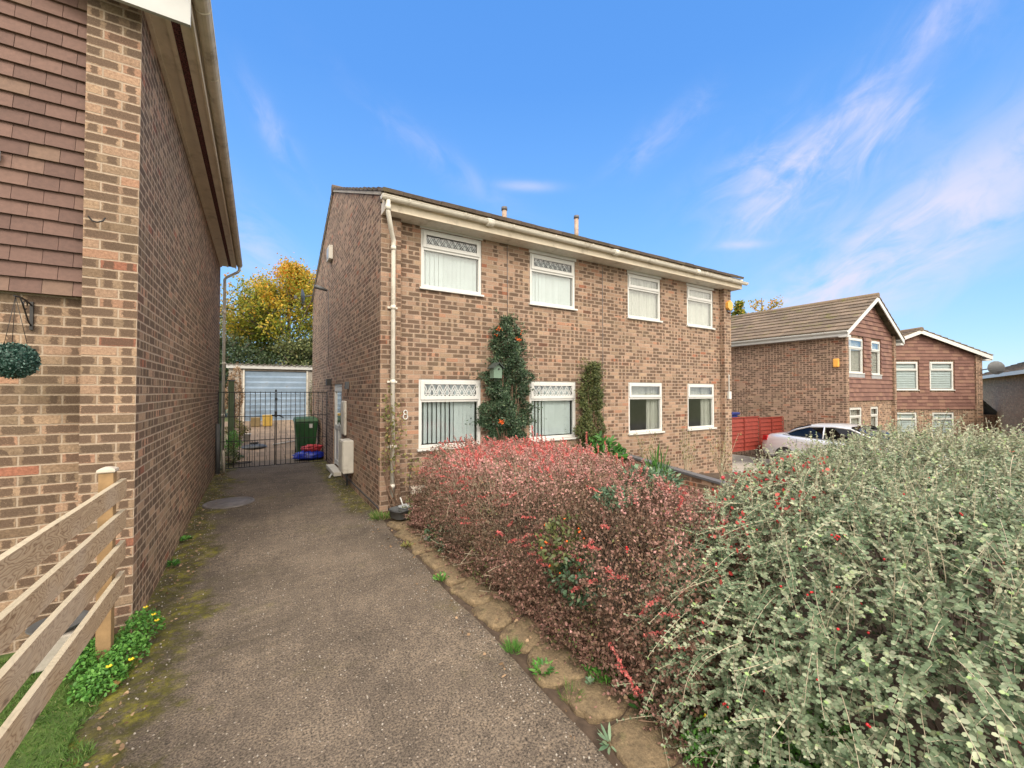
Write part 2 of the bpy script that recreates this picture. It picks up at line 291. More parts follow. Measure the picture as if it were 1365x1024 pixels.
# ------------------------------------------------------------------ mesh helpers
class MB:
    def __init__(s, local=False): s.v = []; s.f = []; s.r = []; s.sm = []; s.local = local
    def face(s, idx, r=0.5, smooth=False): s.f.append(idx); s.r.append(r); s.sm.append(smooth)
    def quad(s, a, b, c, d, r=0.5):
        n = len(s.v); s.v += [tuple(a), tuple(b), tuple(c), tuple(d)]; s.face((n, n+1, n+2, n+3), r)
    def poly(s, pts, r=0.5):
        n = len(s.v); s.v += [tuple(p) for p in pts]; s.face(tuple(range(n, n+len(pts))), r)
    def box(s, x0, x1, y0, y1, z0, z1, r=0.5):
        if x0 > x1: x0, x1 = x1, x0
        if y0 > y1: y0, y1 = y1, y0
        n = len(s.v)
        s.v += [(x0,y0,z0),(x1,y0,z0),(x1,y1,z0),(x0,y1,z0),(x0,y0,z1),(x1,y0,z1),(x1,y1,z1),(x0,y1,z1)]
        for f in ((0,3,2,1),(4,5,6,7),(0,1,5,4),(1,2,6,5),(2,3,7,6),(3,0,4,7)): s.face(tuple(n+i for i in f), r)
        return s
    def hexa(s, p, r=0.5):
        n = len(s.v); s.v += [tuple(q) for q in p]
        for f in ((0,3,2,1),(4,5,6,7),(0,1,5,4),(1,2,6,5),(2,3,7,6),(3,0,4,7)): s.face(tuple(n+i for i in f), r)
    def tube(s, pts, rad, k=8, cap=True, smooth=True, r=0.5):
        pts = [Vector(p) for p in pts]; n0 = len(s.v); N = len(pts)
        rads = rad if hasattr(rad, '__len__') else [rad]*N
        up = None
        for i, p in enumerate(pts):
            d = (pts[min(i+1, N-1)] - pts[max(i-1, 0)])
            if d.length < 1e-9: d = Vector((0,0,1))
            d.normalize()
            if up is None:
                up = Vector((0,0,1)) if abs(d.z) < 0.9 else Vector((1,0,0))
            a = d.cross(up).normalized(); bb = a.cross(d).normalized(); up = bb
            for j in range(k):
                th = 2*pi*j/k; s.v.append(tuple(p + a*cos(th)*rads[i] + bb*sin(th)*rads[i]))
        for i in range(N-1):
            for j in range(k):
                s.face((n0+i*k+j, n0+i*k+(j+1)%k, n0+(i+1)*k+(j+1)%k, n0+(i+1)*k+j), r, smooth)
        if cap:
            s.face(tuple(n0+j for j in range(k))[::-1], r); s.face(tuple(n0+(N-1)*k+j for j in range(k)), r)
        return s
    def lathe(s, prof, c=(0,0,0), k=24, r=0.5, smooth=True):
        n0 = len(s.v)
        for (rad, z) in prof:
            for j in range(k):
                th = 2*pi*j/k; s.v.append((c[0]+rad*cos(th), c[1]+rad*sin(th), c[2]+z))
        for i in range(len(prof)-1):
            for j in range(k):
                s.face((n0+i*k+j, n0+i*k+(j+1)%k, n0+(i+1)*k+(j+1)%k, n0+(i+1)*k+j), r, smooth)
        return s
    def ball(s, c, rad, k=10, m=6, sx=1, sy=1, sz=1):
        prof = [(max(1e-4, sin(pi*i/m)), -cos(pi*i/m)) for i in range(m+1)]
        n0 = len(s.v)
        for (a, z) in prof:
            for j in range(k):
                th = 2*pi*j/k; s.v.append((c[0]+rad*sx*a*cos(th), c[1]+rad*sy*a*sin(th), c[2]+rad*sz*z))
        for i in range(m):
            for j in range(k): s.face((n0+i*k+j, n0+i*k+(j+1)%k, n0+(i+1)*k+(j+1)%k, n0+(i+1)*k+j), 0.5, True)
        return s
    def build(s, name, mat, parent=None, bevel=0):
        v = s.v
        if parent is not None and not s.local:
            o = top_loc(parent); v = [(a-o[0], b-o[1], c-o[2]) for a, b, c in v]
        me = bpy.data.meshes.new(name); me.from_pydata(v, [], s.f); me.update()
        me.polygons.foreach_set('use_smooth', s.sm)
        at = me.attributes.new('rnd', 'FLOAT', 'FACE'); at.data.foreach_set('value', np.array(s.r, dtype=np.float32))
        me.materials.append(M[mat] if isinstance(mat, str) else mat)
        ob = bpy.data.objects.new(name, me); COL.objects.link(ob)
        if parent is not None: ob.parent = parent
        if bevel:
            bm = ob.modifiers.new('bevel', 'BEVEL'); bm.width = bevel; bm.segments = 2; bm.limit_method = 'ANGLE'
        return ob
def top_loc(o):
    while o.parent is not None: o = o.parent
    return tuple(o.location)
def tag(o, label=None, cat=None, group=None, kind=None):
    if label: o['label'] = label
    if cat: o['category'] = cat
    if group: o['group'] = group
    if kind: o['kind'] = kind
    return o
def thing(name, label, cat, loc=(0,0,0), rz=0, group=None):
    o = bpy.data.objects.new(name, None); COL.objects.link(o); o.location = loc; o.rotation_euler = (0,0,rz)
    o.empty_display_size = 0.2
    return tag(o, label, cat, group)
def single(mb, name, mat, label, cat, group=None, loc=None, bevel=0):
    """one-mesh thing; loc = its base"""
    if loc is not None: mb.v = [(a-loc[0], b-loc[1], c-loc[2]) for a, b, c in mb.v]
    o = mb.build(name, mat, None, bevel)
    if loc is not None: o.location = loc
    return tag(o, label, cat, group)
def struct(mb, name, mat): return tag(mb.build(name, mat), kind='structure')

def np_obj(name, V, F, mat, rnd, parent=None, loc=None, smooth=False):
    """V (n,3), F (m,k) uniform polygons"""
    V = np.asarray(V, dtype=np.float32)
    if parent is not None: V = V - np.array(top_loc(parent), dtype=np.float32)
    elif loc is not None: V = V - np.array(loc, dtype=np.float32)
    me = bpy.data.meshes.new(name); nf, k = F.shape
    me.vertices.add(len(V)); me.vertices.foreach_set('co', V.ravel())
    me.loops.add(nf*k); me.loops.foreach_set('vertex_index', F.astype(np.int32).ravel())
    me.polygons.add(nf); me.polygons.foreach_set('loop_start', np.arange(0, nf*k, k, dtype=np.int32))
    me.update(calc_edges=True); me.validate()
    at = me.attributes.new('rnd', 'FLOAT', 'FACE'); at.data.foreach_set('value', np.asarray(rnd, dtype=np.float32))
    me.materials.append(M[mat])
    ob = bpy.data.objects.new(name, me); COL.objects.link(ob)
    if parent is not None: ob.parent = parent
    elif loc is not None: ob.location = loc
    return ob
def norm(a): return a/np.maximum(np.linalg.norm(a, axis=-1, keepdims=True), 1e-9)
def rdir(n, zb=0.0, zs=1.0):
    d = rng.normal(size=(n,3)); d[:,2] = d[:,2]*zs + zb; return norm(d)
def leaf_geo(P, D, N, L, W, fold=0.15, oval=True):
    """P base, D axis, N normal, L length, W half width -> verts, faces"""
    D = norm(D); S = norm(np.cross(D, N)); N = np.cross(S, D); L = L[:,None]; W = W[:,None]; n = len(P)
    if oval:
        v = np.stack([P, P+D*L*.30+S*W*.9+N*W*fold, P+D*L*.72+S*W*.85+N*W*fold, P+D*L, P+D*L*.72-S*W*.85+N*W*fold, P+D*L*.30-S*W*.9+N*W*fold], 1)
        b = np.arange(n)[:,None]*6; F = np.concatenate([b+np.array([[0,1,2,3]]), b+np.array([[0,3,4,5]])], 1).reshape(-1,4)
        return v.reshape(-1,3), F, 2
    v = np.stack([P, P+D*L*.45+S*W, P+D*L, P+D*L*.45-S*W+N*W*fold], 1)
    F = np.arange(n)[:,None]*4 + np.array([[0,1,2,3]]); return v.reshape(-1,3), F, 1
def leaves(name, P, D, N, L, W, mat, rnd, parent=None, loc=None, oval=False, fold=0.3):
    v, F, k = leaf_geo(P, D, N, L, W, fold, oval)
    return np_obj(name, v, F, mat, np.repeat(rnd, k), parent, loc)
def stems_geo(polys, rad, k=3):
    """polys (n,m,3) polylines -> thin tubes"""
    n, m, _ = polys.shape
    T = np.gradient(polys, axis=1); T = norm(T)
    A = norm(np.cross(T, np.array([0.13,0.29,0.95]))); B = np.cross(T, A)
    rad = np.broadcast_to(np.asarray(rad, dtype=float), (n, m))
    ring = np.stack([polys + (A*cos(2*pi*j/k)+B*sin(2*pi*j/k))*rad[:,:,None] for j in range(k)], 2)
    idx = np.arange(n*m*k).reshape(n, m, k)
    a = idx[:,:-1,:]; b2 = np.roll(idx, -1, axis=2)[:,:-1,:]; c = np.roll(idx, -1, axis=2)[:,1:,:]; d = idx[:,1:,:]
    return ring.reshape(-1,3), np.stack([a, b2, c, d], -1).reshape(-1,4)
def stems(name, polys, rad, mat, parent=None, loc=None, k=3):
    v, F = stems_geo(polys, rad, k); return np_obj(name, v, F, mat, np.full(len(F), .5), parent, loc)
def blobs(name, C, R, mat, parent=None, loc=None):
    """many small berries as octahedra subdivided once-ish (hex bipyramids)"""
    k = 6; n = len(C); ring = []
    prof = [(0.05,-1),(0.75,-0.65),(1,0),(0.75,0.65),(0.05,1)]
    for (a, z) in prof:
        for j in range(k):
            ring.append((a*cos(2*pi*j/k), a*sin(2*pi*j/k), z))
    ring = np.array(ring); V = C[:,None,:] + ring[None]*R[:,None,None]; m = len(prof)
    f = [(i*k+j, i*k+(j+1)%k, (i+1)*k+(j+1)%k, (i+1)*k+j) for i in range(m-1) for j in range(k)]
    F = (np.arange(n)[:,None,None]*(k*m) + np.array(f)[None]).reshape(-1,4)
    o = np_obj(name, V.reshape(-1,3), F, mat, np.full(len(F), .5), parent, loc)
    o.data.polygons.foreach_set('use_smooth', [True]*len(F)); return o

# ------------------------------------------------------------------ ground
def gz(x, y):
    """ground level: flat by the house, falling away to the right"""
    a = min(max((x-6.3)/11.0, 0), 1); z = -0.05 - 0.72*a*a*(3-2*a)
    b_ = min(max((x-18)/14.0, 0), 1); z -= 0.55*b_
    if x < 2.4 and y > 13.4: z += 0.70*min(1, (y-13.4)/6.3)
    return z
def sheet(name, mat, x0, x1, y0, y1, nx, ny, dz, inset=None):
    mb = MB()
    for j in range(ny+1):
        for i in range(nx+1):
            x = x0+(x1-x0)*i/nx; y = y0+(y1-y0)*j/ny; mb.v.append((x, y, gz(x,y)+dz+(inset(x,y) if inset else 0)))
    for j in range(ny):
        for i in range(nx):
            a = j*(nx+1)+i; mb.face((a, a+1, a+nx+2, a+nx+1), .5, True)
    return struct(mb, name, mat)
m, t, b = newmat('ground_earth'); co = objco(t)
c = t.ramp(t.noise(0.35, co, 6, 0.6), [(0.35,(0.07,0.095,0.03)), (0.65,(0.12,0.13,0.055))])
t.set(b.inputs['Base Color'], c); b.inputs['Roughness'].default_value = 0.95; M['earth'] = m
mb = MB(); xs = [-400,-60,-20,-8,-4,0,2.4,2.41,4,6.3]+[6.3+1.1*i for i in range(1,11)]+[18,20,23,26,29,32,60,400]; ys = [-400,-60,-20,-8,-3,0,4,8,13.39,13.4,15,17,19.7,26,60,160,400]
for y in ys:
    for x in xs: mb.v.append((x, y, gz(x,y)-0.10))
for j in range(len(ys)-1):
    for i in range(len(xs)-1):
        a = j*len(xs)+i; mb.face((a, a+1, a+len(xs)+1, a+len(xs)), .5, True)
struct(mb, 'ground', 'earth')

# driveway concrete
m, t, b = newmat('driveway_concrete'); co = objco(t); p = t.sep(co)
n1 = t.noise(1.1, co, 6, 0.65); n2 = t.noise(75, co, 4, 0.8); n3 = t.noise(9, co, 6, 0.75)
c = t.ramp(n1, [(0.3,(0.088,0.074,0.060)), (0.5,(0.135,0.112,0.090)), (0.72,(0.19,0.158,0.125))])
c = t.mix(0.55, c, t.ramp(n3, [(0.30,(0.24,0.24,0.24)), (0.5,(0.5,0.5,0.5)), (0.70,(0.72,0.69,0.64))]), 'OVERLAY')
c = t.mix(0.95, c, t.ramp(n2, [(0.34,(0.03,0.03,0.03)), (0.47,(0.40,0.39,0.39)), (0.58,(0.74,0.72,0.68)), (0.70,(1.0,0.97,0.92))]), 'OVERLAY')
vo = t.node('ShaderNodeTexVoronoi', {'Vector': co, 'Scale': 55.0})
rv = t.sep(vo.outputs['Color'])
stone = t.m('MULTIPLY', t.m('GREATER_THAN', rv[0], 0.80), t.m('SUBTRACT', 1.0, t.ss(vo.outputs['Distance'], 0.22, 0.36)))
c = t.mix(t.m('MULTIPLY', stone, 0.75), c, t.ramp(rv[1], [(0.0,(0.045,0.04,0.038)), (0.4,(0.30,0.24,0.19)), (0.75,(0.38,0.33,0.28)), (1.0,(0.55,0.50,0.43))]))
ln = t.m('MULTIPLY', t.ss(t.noise(3.3, co, 7, 0.7), 0.66, 0.71), 0.6)
c = t.mix(ln, c, (0.33,0.27,0.19,1))
# tamped ridges across the drive (real height) with darker colour in the troughs
ang = t.m('ADD', t.m('MULTIPLY', p[1], 1.0), t.m('ADD', t.m('MULTIPLY', p[0], -0.22), t.m('MULTIPLY', t.noise(2.6, co, 5, .7), 0.35)))
rid = t.m('SINE', t.m('MULTIPLY', ang, 44.0))
mk = t.m('MULTIPLY', t.ss(t.m('ABSOLUTE', t.m('SUBTRACT', p[1], 4.2)), 1.6, 0.5), t.ss(p[0], 0.9, -0.3))
mk = t.m('MULTIPLY', mk, t.ss(t.noise(2.5, co, 3), 0.3, 0.6))
c = t.mix(t.m('MULTIPLY', mk, t.m('MULTIPLY', t.ss(rid, 0.2, -0.9), 0.40)), c, (0.075,0.062,0.042,1))
# moss along both edges
nm = t.noise(2.6, co, 8, 0.75)
ms = t.ss(t.m('ADD', t.m('MULTIPLY', t.noise(1.5, co, 8, 0.72), 1.7), t.m('MULTIPLY', p[0], -1.0)), 1.18, 1.45)
mr = t.m('MULTIPLY', t.ss(t.m('ADD', t.m('MULTIPLY', nm, 0.9), p[0]), 1.62, 1.80), t.ss(p[1], 6.6, 7.2))
mid = t.m('MULTIPLY', t.ss(t.noise(0.9, co, 6, 0.7), 0.54, 0.72), 0.35)
moss = t.m('MULTIPLY', t.m('MAXIMUM', t.m('MAXIMUM', ms, mr), mid), t.ss(t.noise(14, co, 5, 0.8), 0.34, 0.55))
mosscol = t.ramp(t.noise(5, co, 6, 0.7), [(0.34,(0.04,0.036,0.014)), (0.5,(0.09,0.085,0.018)), (0.62,(0.21,0.195,0.022))])
c = t.mix(t.m('MULTIPLY', moss, 0.92), c, mosscol)
sp = t.node('ShaderNodeTexVoronoi', {'Vector': t.comb(p[0], t.m('MULTIPLY', p[1], 1.5), 0.0), 'Scale': 3.4}); sr = t.sep(sp.outputs['Color'])
spot = t.m('MULTIPLY', t.m('GREATER_THAN', sr[0], .45), t.m('SUBTRACT', 1.0, t.ss(t.m('ADD', sp.outputs['Distance'], t.m('MULTIPLY', t.noise(22, co, 3), .09)), .055, t.m('ADD', .075, t.m('MULTIPLY', sr[1], .05)))))
c = t.mix(t.m('MULTIPLY', spot, .8), c, (.025,.022,.02,1))
dkp = t.ss(t.noise(1.9, t.comb(p[0], p[1], 7.7), 5, 0.6), 0.64, 0.74)
c = t.mix(t.m('MULTIPLY', dkp, 0.45), c, (0.055,0.046,0.04,1))
t.set(b.inputs['Base Color'], c); b.inputs['Roughness'].default_value = 0.85; b.inputs['Specular IOR Level'].default_value = 0.3
hgt = t.m('ADD', t.m('MULTIPLY', n2, 0.5), t.m('ADD', t.m('MULTIPLY', moss, 0.8), t.m('MULTIPLY', t.m('MULTIPLY', rid, mk), 0.3)))
t.set(b.inputs['Normal'], t.bump(hgt, 0.8, 0.012))
M['drive'] = m
mb = MB(); NY = 60
XR = lambda y: 1.56 if y < 5.9 else 1.60
for j in range(NY+1):
    y = -4 + 17.4*j/NY
    for i in range(9):
        x = -0.86 + (XR(y)+0.86)*i/8 + (0.03*nz(0, y, 5, 2.1) if i == 8 and y < 6 else 0) + (0.05*nz(3, y, 5, 1.3) if i == 0 else 0)
        mb.v.append((x, y, 0.0+0.012*nz(x, y, 0, 0.8)))
for j in range(NY):
    for i in range(8):
        a = j*9+i; mb.face((a, a+1, a+10, a+9), .5, True)
for (i0, i1) in ((8, 8),):   # right edge thickness
    for j in range(NY):
        a = mb.v[j*9+8]; c_ = mb.v[(j+1)*9+8]; mb.quad((a[0], a[1], a[2]-.09), a and (c_[0], c_[1], c_[2]-.09), c_, a)
struct(mb, 'driveway', 'drive')

# rear yard paving rising to the garage
m, t, b = newmat('yard_paving'); co = objco(t)
br = t.node('ShaderNodeTexBrick', {'Vector': co, 'Color1': (0.29,0.215,0.155,1), 'Color2': (0.20,0.15,0.11,1), 'Mortar': (0.12,0.09,0.06,1), 'Scale': 1.0, 'Mortar Size': 0.012, 'Brick Width': 0.45, 'Row Height': 0.45})
c = t.mix(0.5, br.outputs[0], t.ramp(t.noise(6, co, 6, 0.7), [(0.3,(0.3,0.3,0.3)), (0.7,(0.75,0.72,0.68))]), 'OVERLAY')
t.set(b.inputs['Base Color'], c); b.inputs['Roughness'].default_value = 0.9; M['yard'] = m
mb = MB()
for j in range(20):
    y0 = 13.4+6.7*j/20; y1 = 13.4+6.7*(j+1)/20
    mb.quad((-1.6, y0, gz(0,y0)+0.05), (2.35, y0, gz(0,y0)+0.05), (2.35, y1, gz(0,y1)+0.05), (-1.6, y1, gz(0,y1)+0.05))
mb.quad((-1.6,13.3,-0.1),(2.35,13.3,-0.1),(2.35,13.4,0.0),(-1.6,13.4,0.0))
struct(mb, 'rear_paving', 'yard')

# planting bed under the hedge and front garden, soil with humps
def bedz(x, y): return (0.02 + 0.05*min(1,max(0,(x-1.66)/.4)) + (0.012+.04*min(1,max(0,(x-1.9)/.3)))*nz(x, y, 0, 3) + 0.006*nz(x, y, 3, 11)) -.03*(1-min(1,max(0,(x-1.66)/.4))) if x > 1.63 else (-0.06 if x < 1.575 else .012)
mb = MB(); nx, ny = 70, 90
for j in range(ny+1):
    for i in range(nx+1):
        x = 1.53+4.77*i/nx; y = -3+9.62*j/ny; mb.v.append((x, y, gz(x,y)+.03+bedz(x,y)))
for j in range(ny):
    for i in range(nx):
        a = j*(nx+1)+i; mb.face((a, a+1, a+nx+2, a+nx+1), .5, True)
struct(mb, 'soil_bed', 'soil')
# neighbour's front garden grass/soil and their concrete drive
sheet('neighbour_garden_soil', 'soil', 6.35, 11.0, -3, 6.62, 12, 12, 0.03)
sheet('neighbour_drive', 'concrete', 11.0, 16.9, -3, 17, 14, 20, 0.06)
m = simple('tarmac', (0.06,0.06,0.062), 0.9, 0.2, 8, bump=0.4); M['tarmac'] = m
mb = MB(); mb.quad((-60,-12,gz(0,0)-0.02),(80,-12,gz(80,0)-0.02),(80,-5,gz(80,0)-0.02),(-60,-5,gz(0,0)-0.02))
struct(mb, 'road', 'tarmac')
mb = MB()
for i in range(20):
    xa = -60+7*i; xb = xa+7; za = gz(xa,0); zb = gz(xb,0)
    mb.quad((xa,-5,za+0.05),(xb,-5,zb+0.05),(xb,-3,zb+0.05),(xa,-3,za+0.05)); mb.quad((xa,-5,za-0.1),(xb,-5,zb-0.1),(xb,-5,zb+0.05),(xa,-5,za+0.05))
struct(mb, 'pavement', 'concrete')

# left lawn
m, t, b = newmat('lawn'); co = objco(t)
t.set(b.inputs['Base Color'], t.ramp(t.noise(7, co, 6, 0.7), [(0.35,(0.035,0.07,0.012)), (0.65,(0.09,0.14,0.03))])); b.inputs['Roughness'].default_value = 0.95; M['lawn'] = m
mb = MB(); nx, ny = 16, 40
for j in range(ny+1):
    for i in range(nx+1):
        x = -7+6.16*i/nx; y = -3+7.5*j/ny
        if i == nx: x += 0.05*nz(0, y, 9, 1.5)
        mb.v.append((x, y, 0.012+0.015*nz(x, y, 1, 1.1)))
for j in range(ny):
    for i in range(nx):
        a = j*(nx+1)+i; mb.face((a, a+1, a+nx+2, a+nx+1), .5, True)
struct(mb, 'lawn', 'lawn')
n = 42000
gx = -0.79 - rng.random(n)**1.4*1.7; gy = 1.6+rng.random(n)*2.8
gx += 0.05*np.sin(gy*7)+0.03*np.sin(gy*17)
P = np.stack([gx, gy, np.full(n, 0.005)], 1); D = rdir(n, 0.9, 0.5); D[:,2] = np.abs(D[:,2])
g = leaves('lawn_grass', P, D, rdir(n), rng.uniform(.02,.055,n), rng.uniform(.0012,.0026,n), 'l_grass', np.clip(rng.normal(.45,.25,n),0,1))
tag(g, 'short green lawn grass under the timber rails', 'grass', kind='stuff')

# ------------------------------------------------------------------ architecture helpers
def wall(mb, O, U, Nin, w, z0, z1, holes=(), depth=0.1):
    """outer face in the plane O + u*U, openings with reveals; holes (u0,u1,z0,z1)"""
    O = Vector(O); U = Vector(U); Nin = Vector(Nin)
    us = sorted({0, w, *[h[0] for h in holes], *[h[1] for h in holes]}); zs = sorted({z0, z1, *[h[2] for h in holes], *[h[3] for h in holes]})
    pt = lambda u, z, d=0: (O + U*u + Nin*d + Vector((0,0,z)))
    for a, b_ in zip(us, us[1:]):
        for c_, d in zip(zs, zs[1:]):
            um, zm = (a+b_)/2, (c_+d)/2
            if any(h[0] < um < h[1] and h[2] < zm < h[3] for h in holes): continue
            mb.quad(pt(a,c_), pt(b_,c_), pt(b_,d), pt(a,d))
    for h in holes:
        a, b_, c_, d = h
        mb.quad(pt(a,c_), pt(a,d), pt(a,d,depth), pt(a,c_,depth)); mb.quad(pt(b_,d), pt(b_,c_), pt(b_,c_,depth), pt(b_,d,depth))
        mb.quad(pt(a,d), pt(b_,d), pt(b_,d,depth), pt(a,d,depth)); mb.quad(pt(b_,c_), pt(a,c_), pt(a,c_,depth), pt(b_,c_,depth))

def framebars(mb, x0, x1, z0, z1, y0, y1, w):
    mb.box(x0, x0+w, y0, y1, z0, z1); mb.box(x1-w, x1, y0, y1, z0, z1); mb.box(x0+w, x1-w, y0, y1, z0, z0+w); mb.box(x0+w, x1-w, y0, y1, z1-w, z1)

def window(parent, x0, x1, z0, z1, y, local, lead=None, dress='blind', mullions=(), label=None, split=0.72, flash=False):
    """upvc window facing -y with a top light; y = wall plane"""
    ym = y+0.015; fb = MB(local)
    zt = z0+(z1-z0)*split
    framebars(fb, x0, x1, z0, z1, ym, ym+0.06, 0.055)
    fb.box(x0+.055, x1-.055, ym+.002, ym+.058, zt-.03, zt+.03)
    cuts = [x0+.055]+[c_ for c_ in mullions]+[x1-.055]
    for mx in mullions: fb.box(mx-.025, mx+.025, ym+.004, ym+.056, z0+.055, z1-.055)
    # opening top sash stands proud
    framebars(fb, x0+.035, x1-.035, zt+.01, z1-.03, ym-.018, ym-.001, 0.06)
    fr = fb.build('window', 'white', parent, 0.004)
    if label: fr['label'] = label
    MB(local).box(x0+.05, x1-.05, ym+.03, ym+.036, z0+.05, zt-.025).build('pane', 'glass', fr)
    MB(local).box(x0+.09, x1-.09, ym+.0, ym+.006, zt+.065, z1-.085).build('top_pane', 'glass', fr)
    s = MB(local); s.box(x0-.03, x1+.03, y-.05, ym+.03, z0-.035, z0-.001); s.build('sill', 'white', fr, 0.004)
    if flash: MB(local).box(x0-.05, x1+.05, y-.03, y-.012, z0-.16, z0-.036).build('flashing', 'leadflash', fr)
    if lead:
        lb = MB(local); a0, a1, b0, b1 = x0+.092, x1-.092, zt+.067, z1-.087; h = b1-b0; st = lead[0]; yy = ym-.0045; w_ = lead[2]
        def strip(xa, za, xb, zb):
            dx, dz = xb-xa, zb-za; L_ = sqrt(dx*dx+dz*dz); nx_, nz_ = -dz/L_*w_, dx/L_*w_
            lb.hexa([(xa+nx_,yy,za+nz_),(xb+nx_,yy,zb+nz_),(xb+nx_,yy+.003,zb+nz_),(xa+nx_,yy+.003,za+nz_),(xa-nx_,yy,za-nz_),(xb-nx_,yy,zb-nz_),(xb-nx_,yy+.003,zb-nz_),(xa-nx_,yy+.003,za-nz_)])
        k = int((a1-a0)/st)
        st = (a1-a0)/k
        for i in range(k):
            xa = a0+i*st; m1 = b0+h*0.36
            strip(xa, b1, xa+st*.5, m1); strip(xa+st, b1, xa+st*.5, m1)      # upper diamonds
            strip(xa+st*.5, m1, xa, b0); strip(xa+st*.5, m1, xa+st, b0)
            strip(xa, b0+h*.68, xa+st*.5, b0); strip(xa+st, b0+h*.68, xa+st*.5, b0)
        lb.build('lead_lattice', lead[1], fr)
    # dressing
    if dress == 'blind':
        bb = MB(local); x = x0+.07; yb = ym+.085; k = 0
        while x < x1-.08:
            a = -radians(rr(24, 36)) + (0.55 if z0 > 2 else .9)*(1 if (x-x0) < .35*(x1-x0)+(.3 if z0 < 2 and x < 3 else 0) else 0.12); w_ = 0.0375
            dx, dy = cos(a)*w_, sin(a)*w_
            p = [(x-dx, yb-dy), (x+dx, yb+dy)]
            bb.hexa([(p[0][0],p[0][1],z0+.07),(p[1][0],p[1][1],z0+.07),(p[1][0],p[1][1]+.002,z0+.07),(p[0][0],p[0][1]+.002,z0+.07),(p[0][0],p[0][1],z1-.1),(p[1][0],p[1][1],z1-.1),(p[1][0],p[1][1]+.002,z1-.1),(p[0][0],p[0][1]+.002,z1-.1)])
            x += 0.079
        bb.build('vertical_blind', 'blind', fr)
    elif dress == 'curtain':
        cb = MB(local)
        for (xa, xb, sl) in ((x0+.62*(x1-x0), x1-.03, 1), ):
            n_ = 30; pts = [(xa+(xb-xa)*i/n_, ym+.10+.022*sin(i*1.35)+.01*sin(i*3.1)) for i in range(n_+1)]
            for (p, q) in zip(pts, pts[1:]): cb.quad((p[0],p[1],z0-.1),(q[0],q[1],z0-.1),(q[0],q[1],z1),(p[0],p[1],z1))
        n_ = 22; pts = [(x0+(x1-x0)*i/n_, ym+.13+.008*sin(i*2.2)) for i in range(n_+1)]
        for (p, q) in zip(pts, pts[1:]): cb.quad((p[0],p[1],zt+.04),(q[0],q[1],zt+.04),(q[0],q[1],z1),(p[0],p[1],z1))
        cb.build('curtain', 'curtain', fr)
    elif dress == 'net':
        cb = MB(local); n_ = 46; pts = [(x0+.02+(x1-x0-.04)*i/n_, ym+.10+.012*sin(i*1.7+sin(i*.6)*2)) for i in range(n_+1)]
        for (p, q) in zip(pts, pts[1:]): cb.quad((p[0],p[1],z0-.05),(q[0],q[1],z0-.05),(q[0],q[1],z1),(p[0],p[1],z1))
        cb.build('net_curtain', 'curtain', fr)
    elif dress == 'slats':
        cb = MB(local); z = z0+.08
        while z < z1-.06: cb.hexa([(x0+.06,ym+.06,z),(x1-.06,ym+.06,z),(x1-.06,ym+.08,z+.10),(x0+.06,ym+.08,z+.10),(x0+.06,ym+.056,z+.004),(x1-.06,ym+.056,z+.004),(x1-.06,ym+.076,z+.104),(x0+.06,ym+.076,z+.104)]); z += .11
        cb.build('slatted_blind', 'blind', fr)
    return fr

def tiled_slope(mb, e0, e1, up, rows, cols, th=0.022, gap=0.003, wob=0.004):
    """courses of tiles from eave line e0-e1 up by vector 'up'"""
    e0, e1, up = Vector(e0), Vector(e1), Vector(up); E = e1-e0; n = up.cross(E).normalized()
    if n.z < 0: n = -n
    st = up/rows; cw = E/cols
    for i in range(rows):
        sh = 0.5 if i % 2 else 0.0
        for j in range(-1 if sh else 0, cols):
            a = max(0, j+sh); b_ = min(cols, j+1+sh)
            if b_-a < .05: continue
            p0 = e0+cw*(a)+E.normalized()*gap+st*i; p1 = e0+cw*b_-E.normalized()*gap+st*i; q = st*1.25
            l = n*(th+rr(-wob, wob)); r_ = rr(0,1); l0 = n*th*1.0
            mb.hexa([p0, p1, p1+q, p0+q, p0+l0+l, p1+l0+l, p1+q+l0*.35, p0+q+l0*.35], r_)

def tile_hung(mb, x0, x1, y, z0, z1, gauge, tw, outline=None, local=False):
    """vertical tile hanging facing -y; outline(x)->top z"""
    rows = int(math.ceil((z1-z0)/gauge))
    for i in range(rows):
        za = z0+i*gauge; sh = tw*.5 if i % 2 else 0; x = x0-sh
        while x < x1:
            a = max(x0, x)+.0015; b_ = min(x1, x+tw)-.0015; x += tw
            if b_-a < .01: continue
            zt0 = za+gauge*1.08; zt1 = zt0
            if outline:
                la, lb = outline(a), outline(b_)
                if max(la, lb) <= za+.01: continue
                zt0 = min(zt0, max(la, za+.005)); zt1 = min(zt1, max(lb, za+.005))
            else: zt0 = zt1 = min(zt0, z1+gauge*.2)
            o = rr(-.0015, .0015); d = rr(-.002,.002)
            mb.hexa([(a,y-.036+o,za+d),(b_,y-.036-o,za+d),(b_,y-.004,za+d),(a,y-.004,za+d),(a,y-.012+o,zt0),(b_,y-.012-o,zt1),(b_,y-.002,zt1),(a,y-.002,zt0)], rr(0,1))

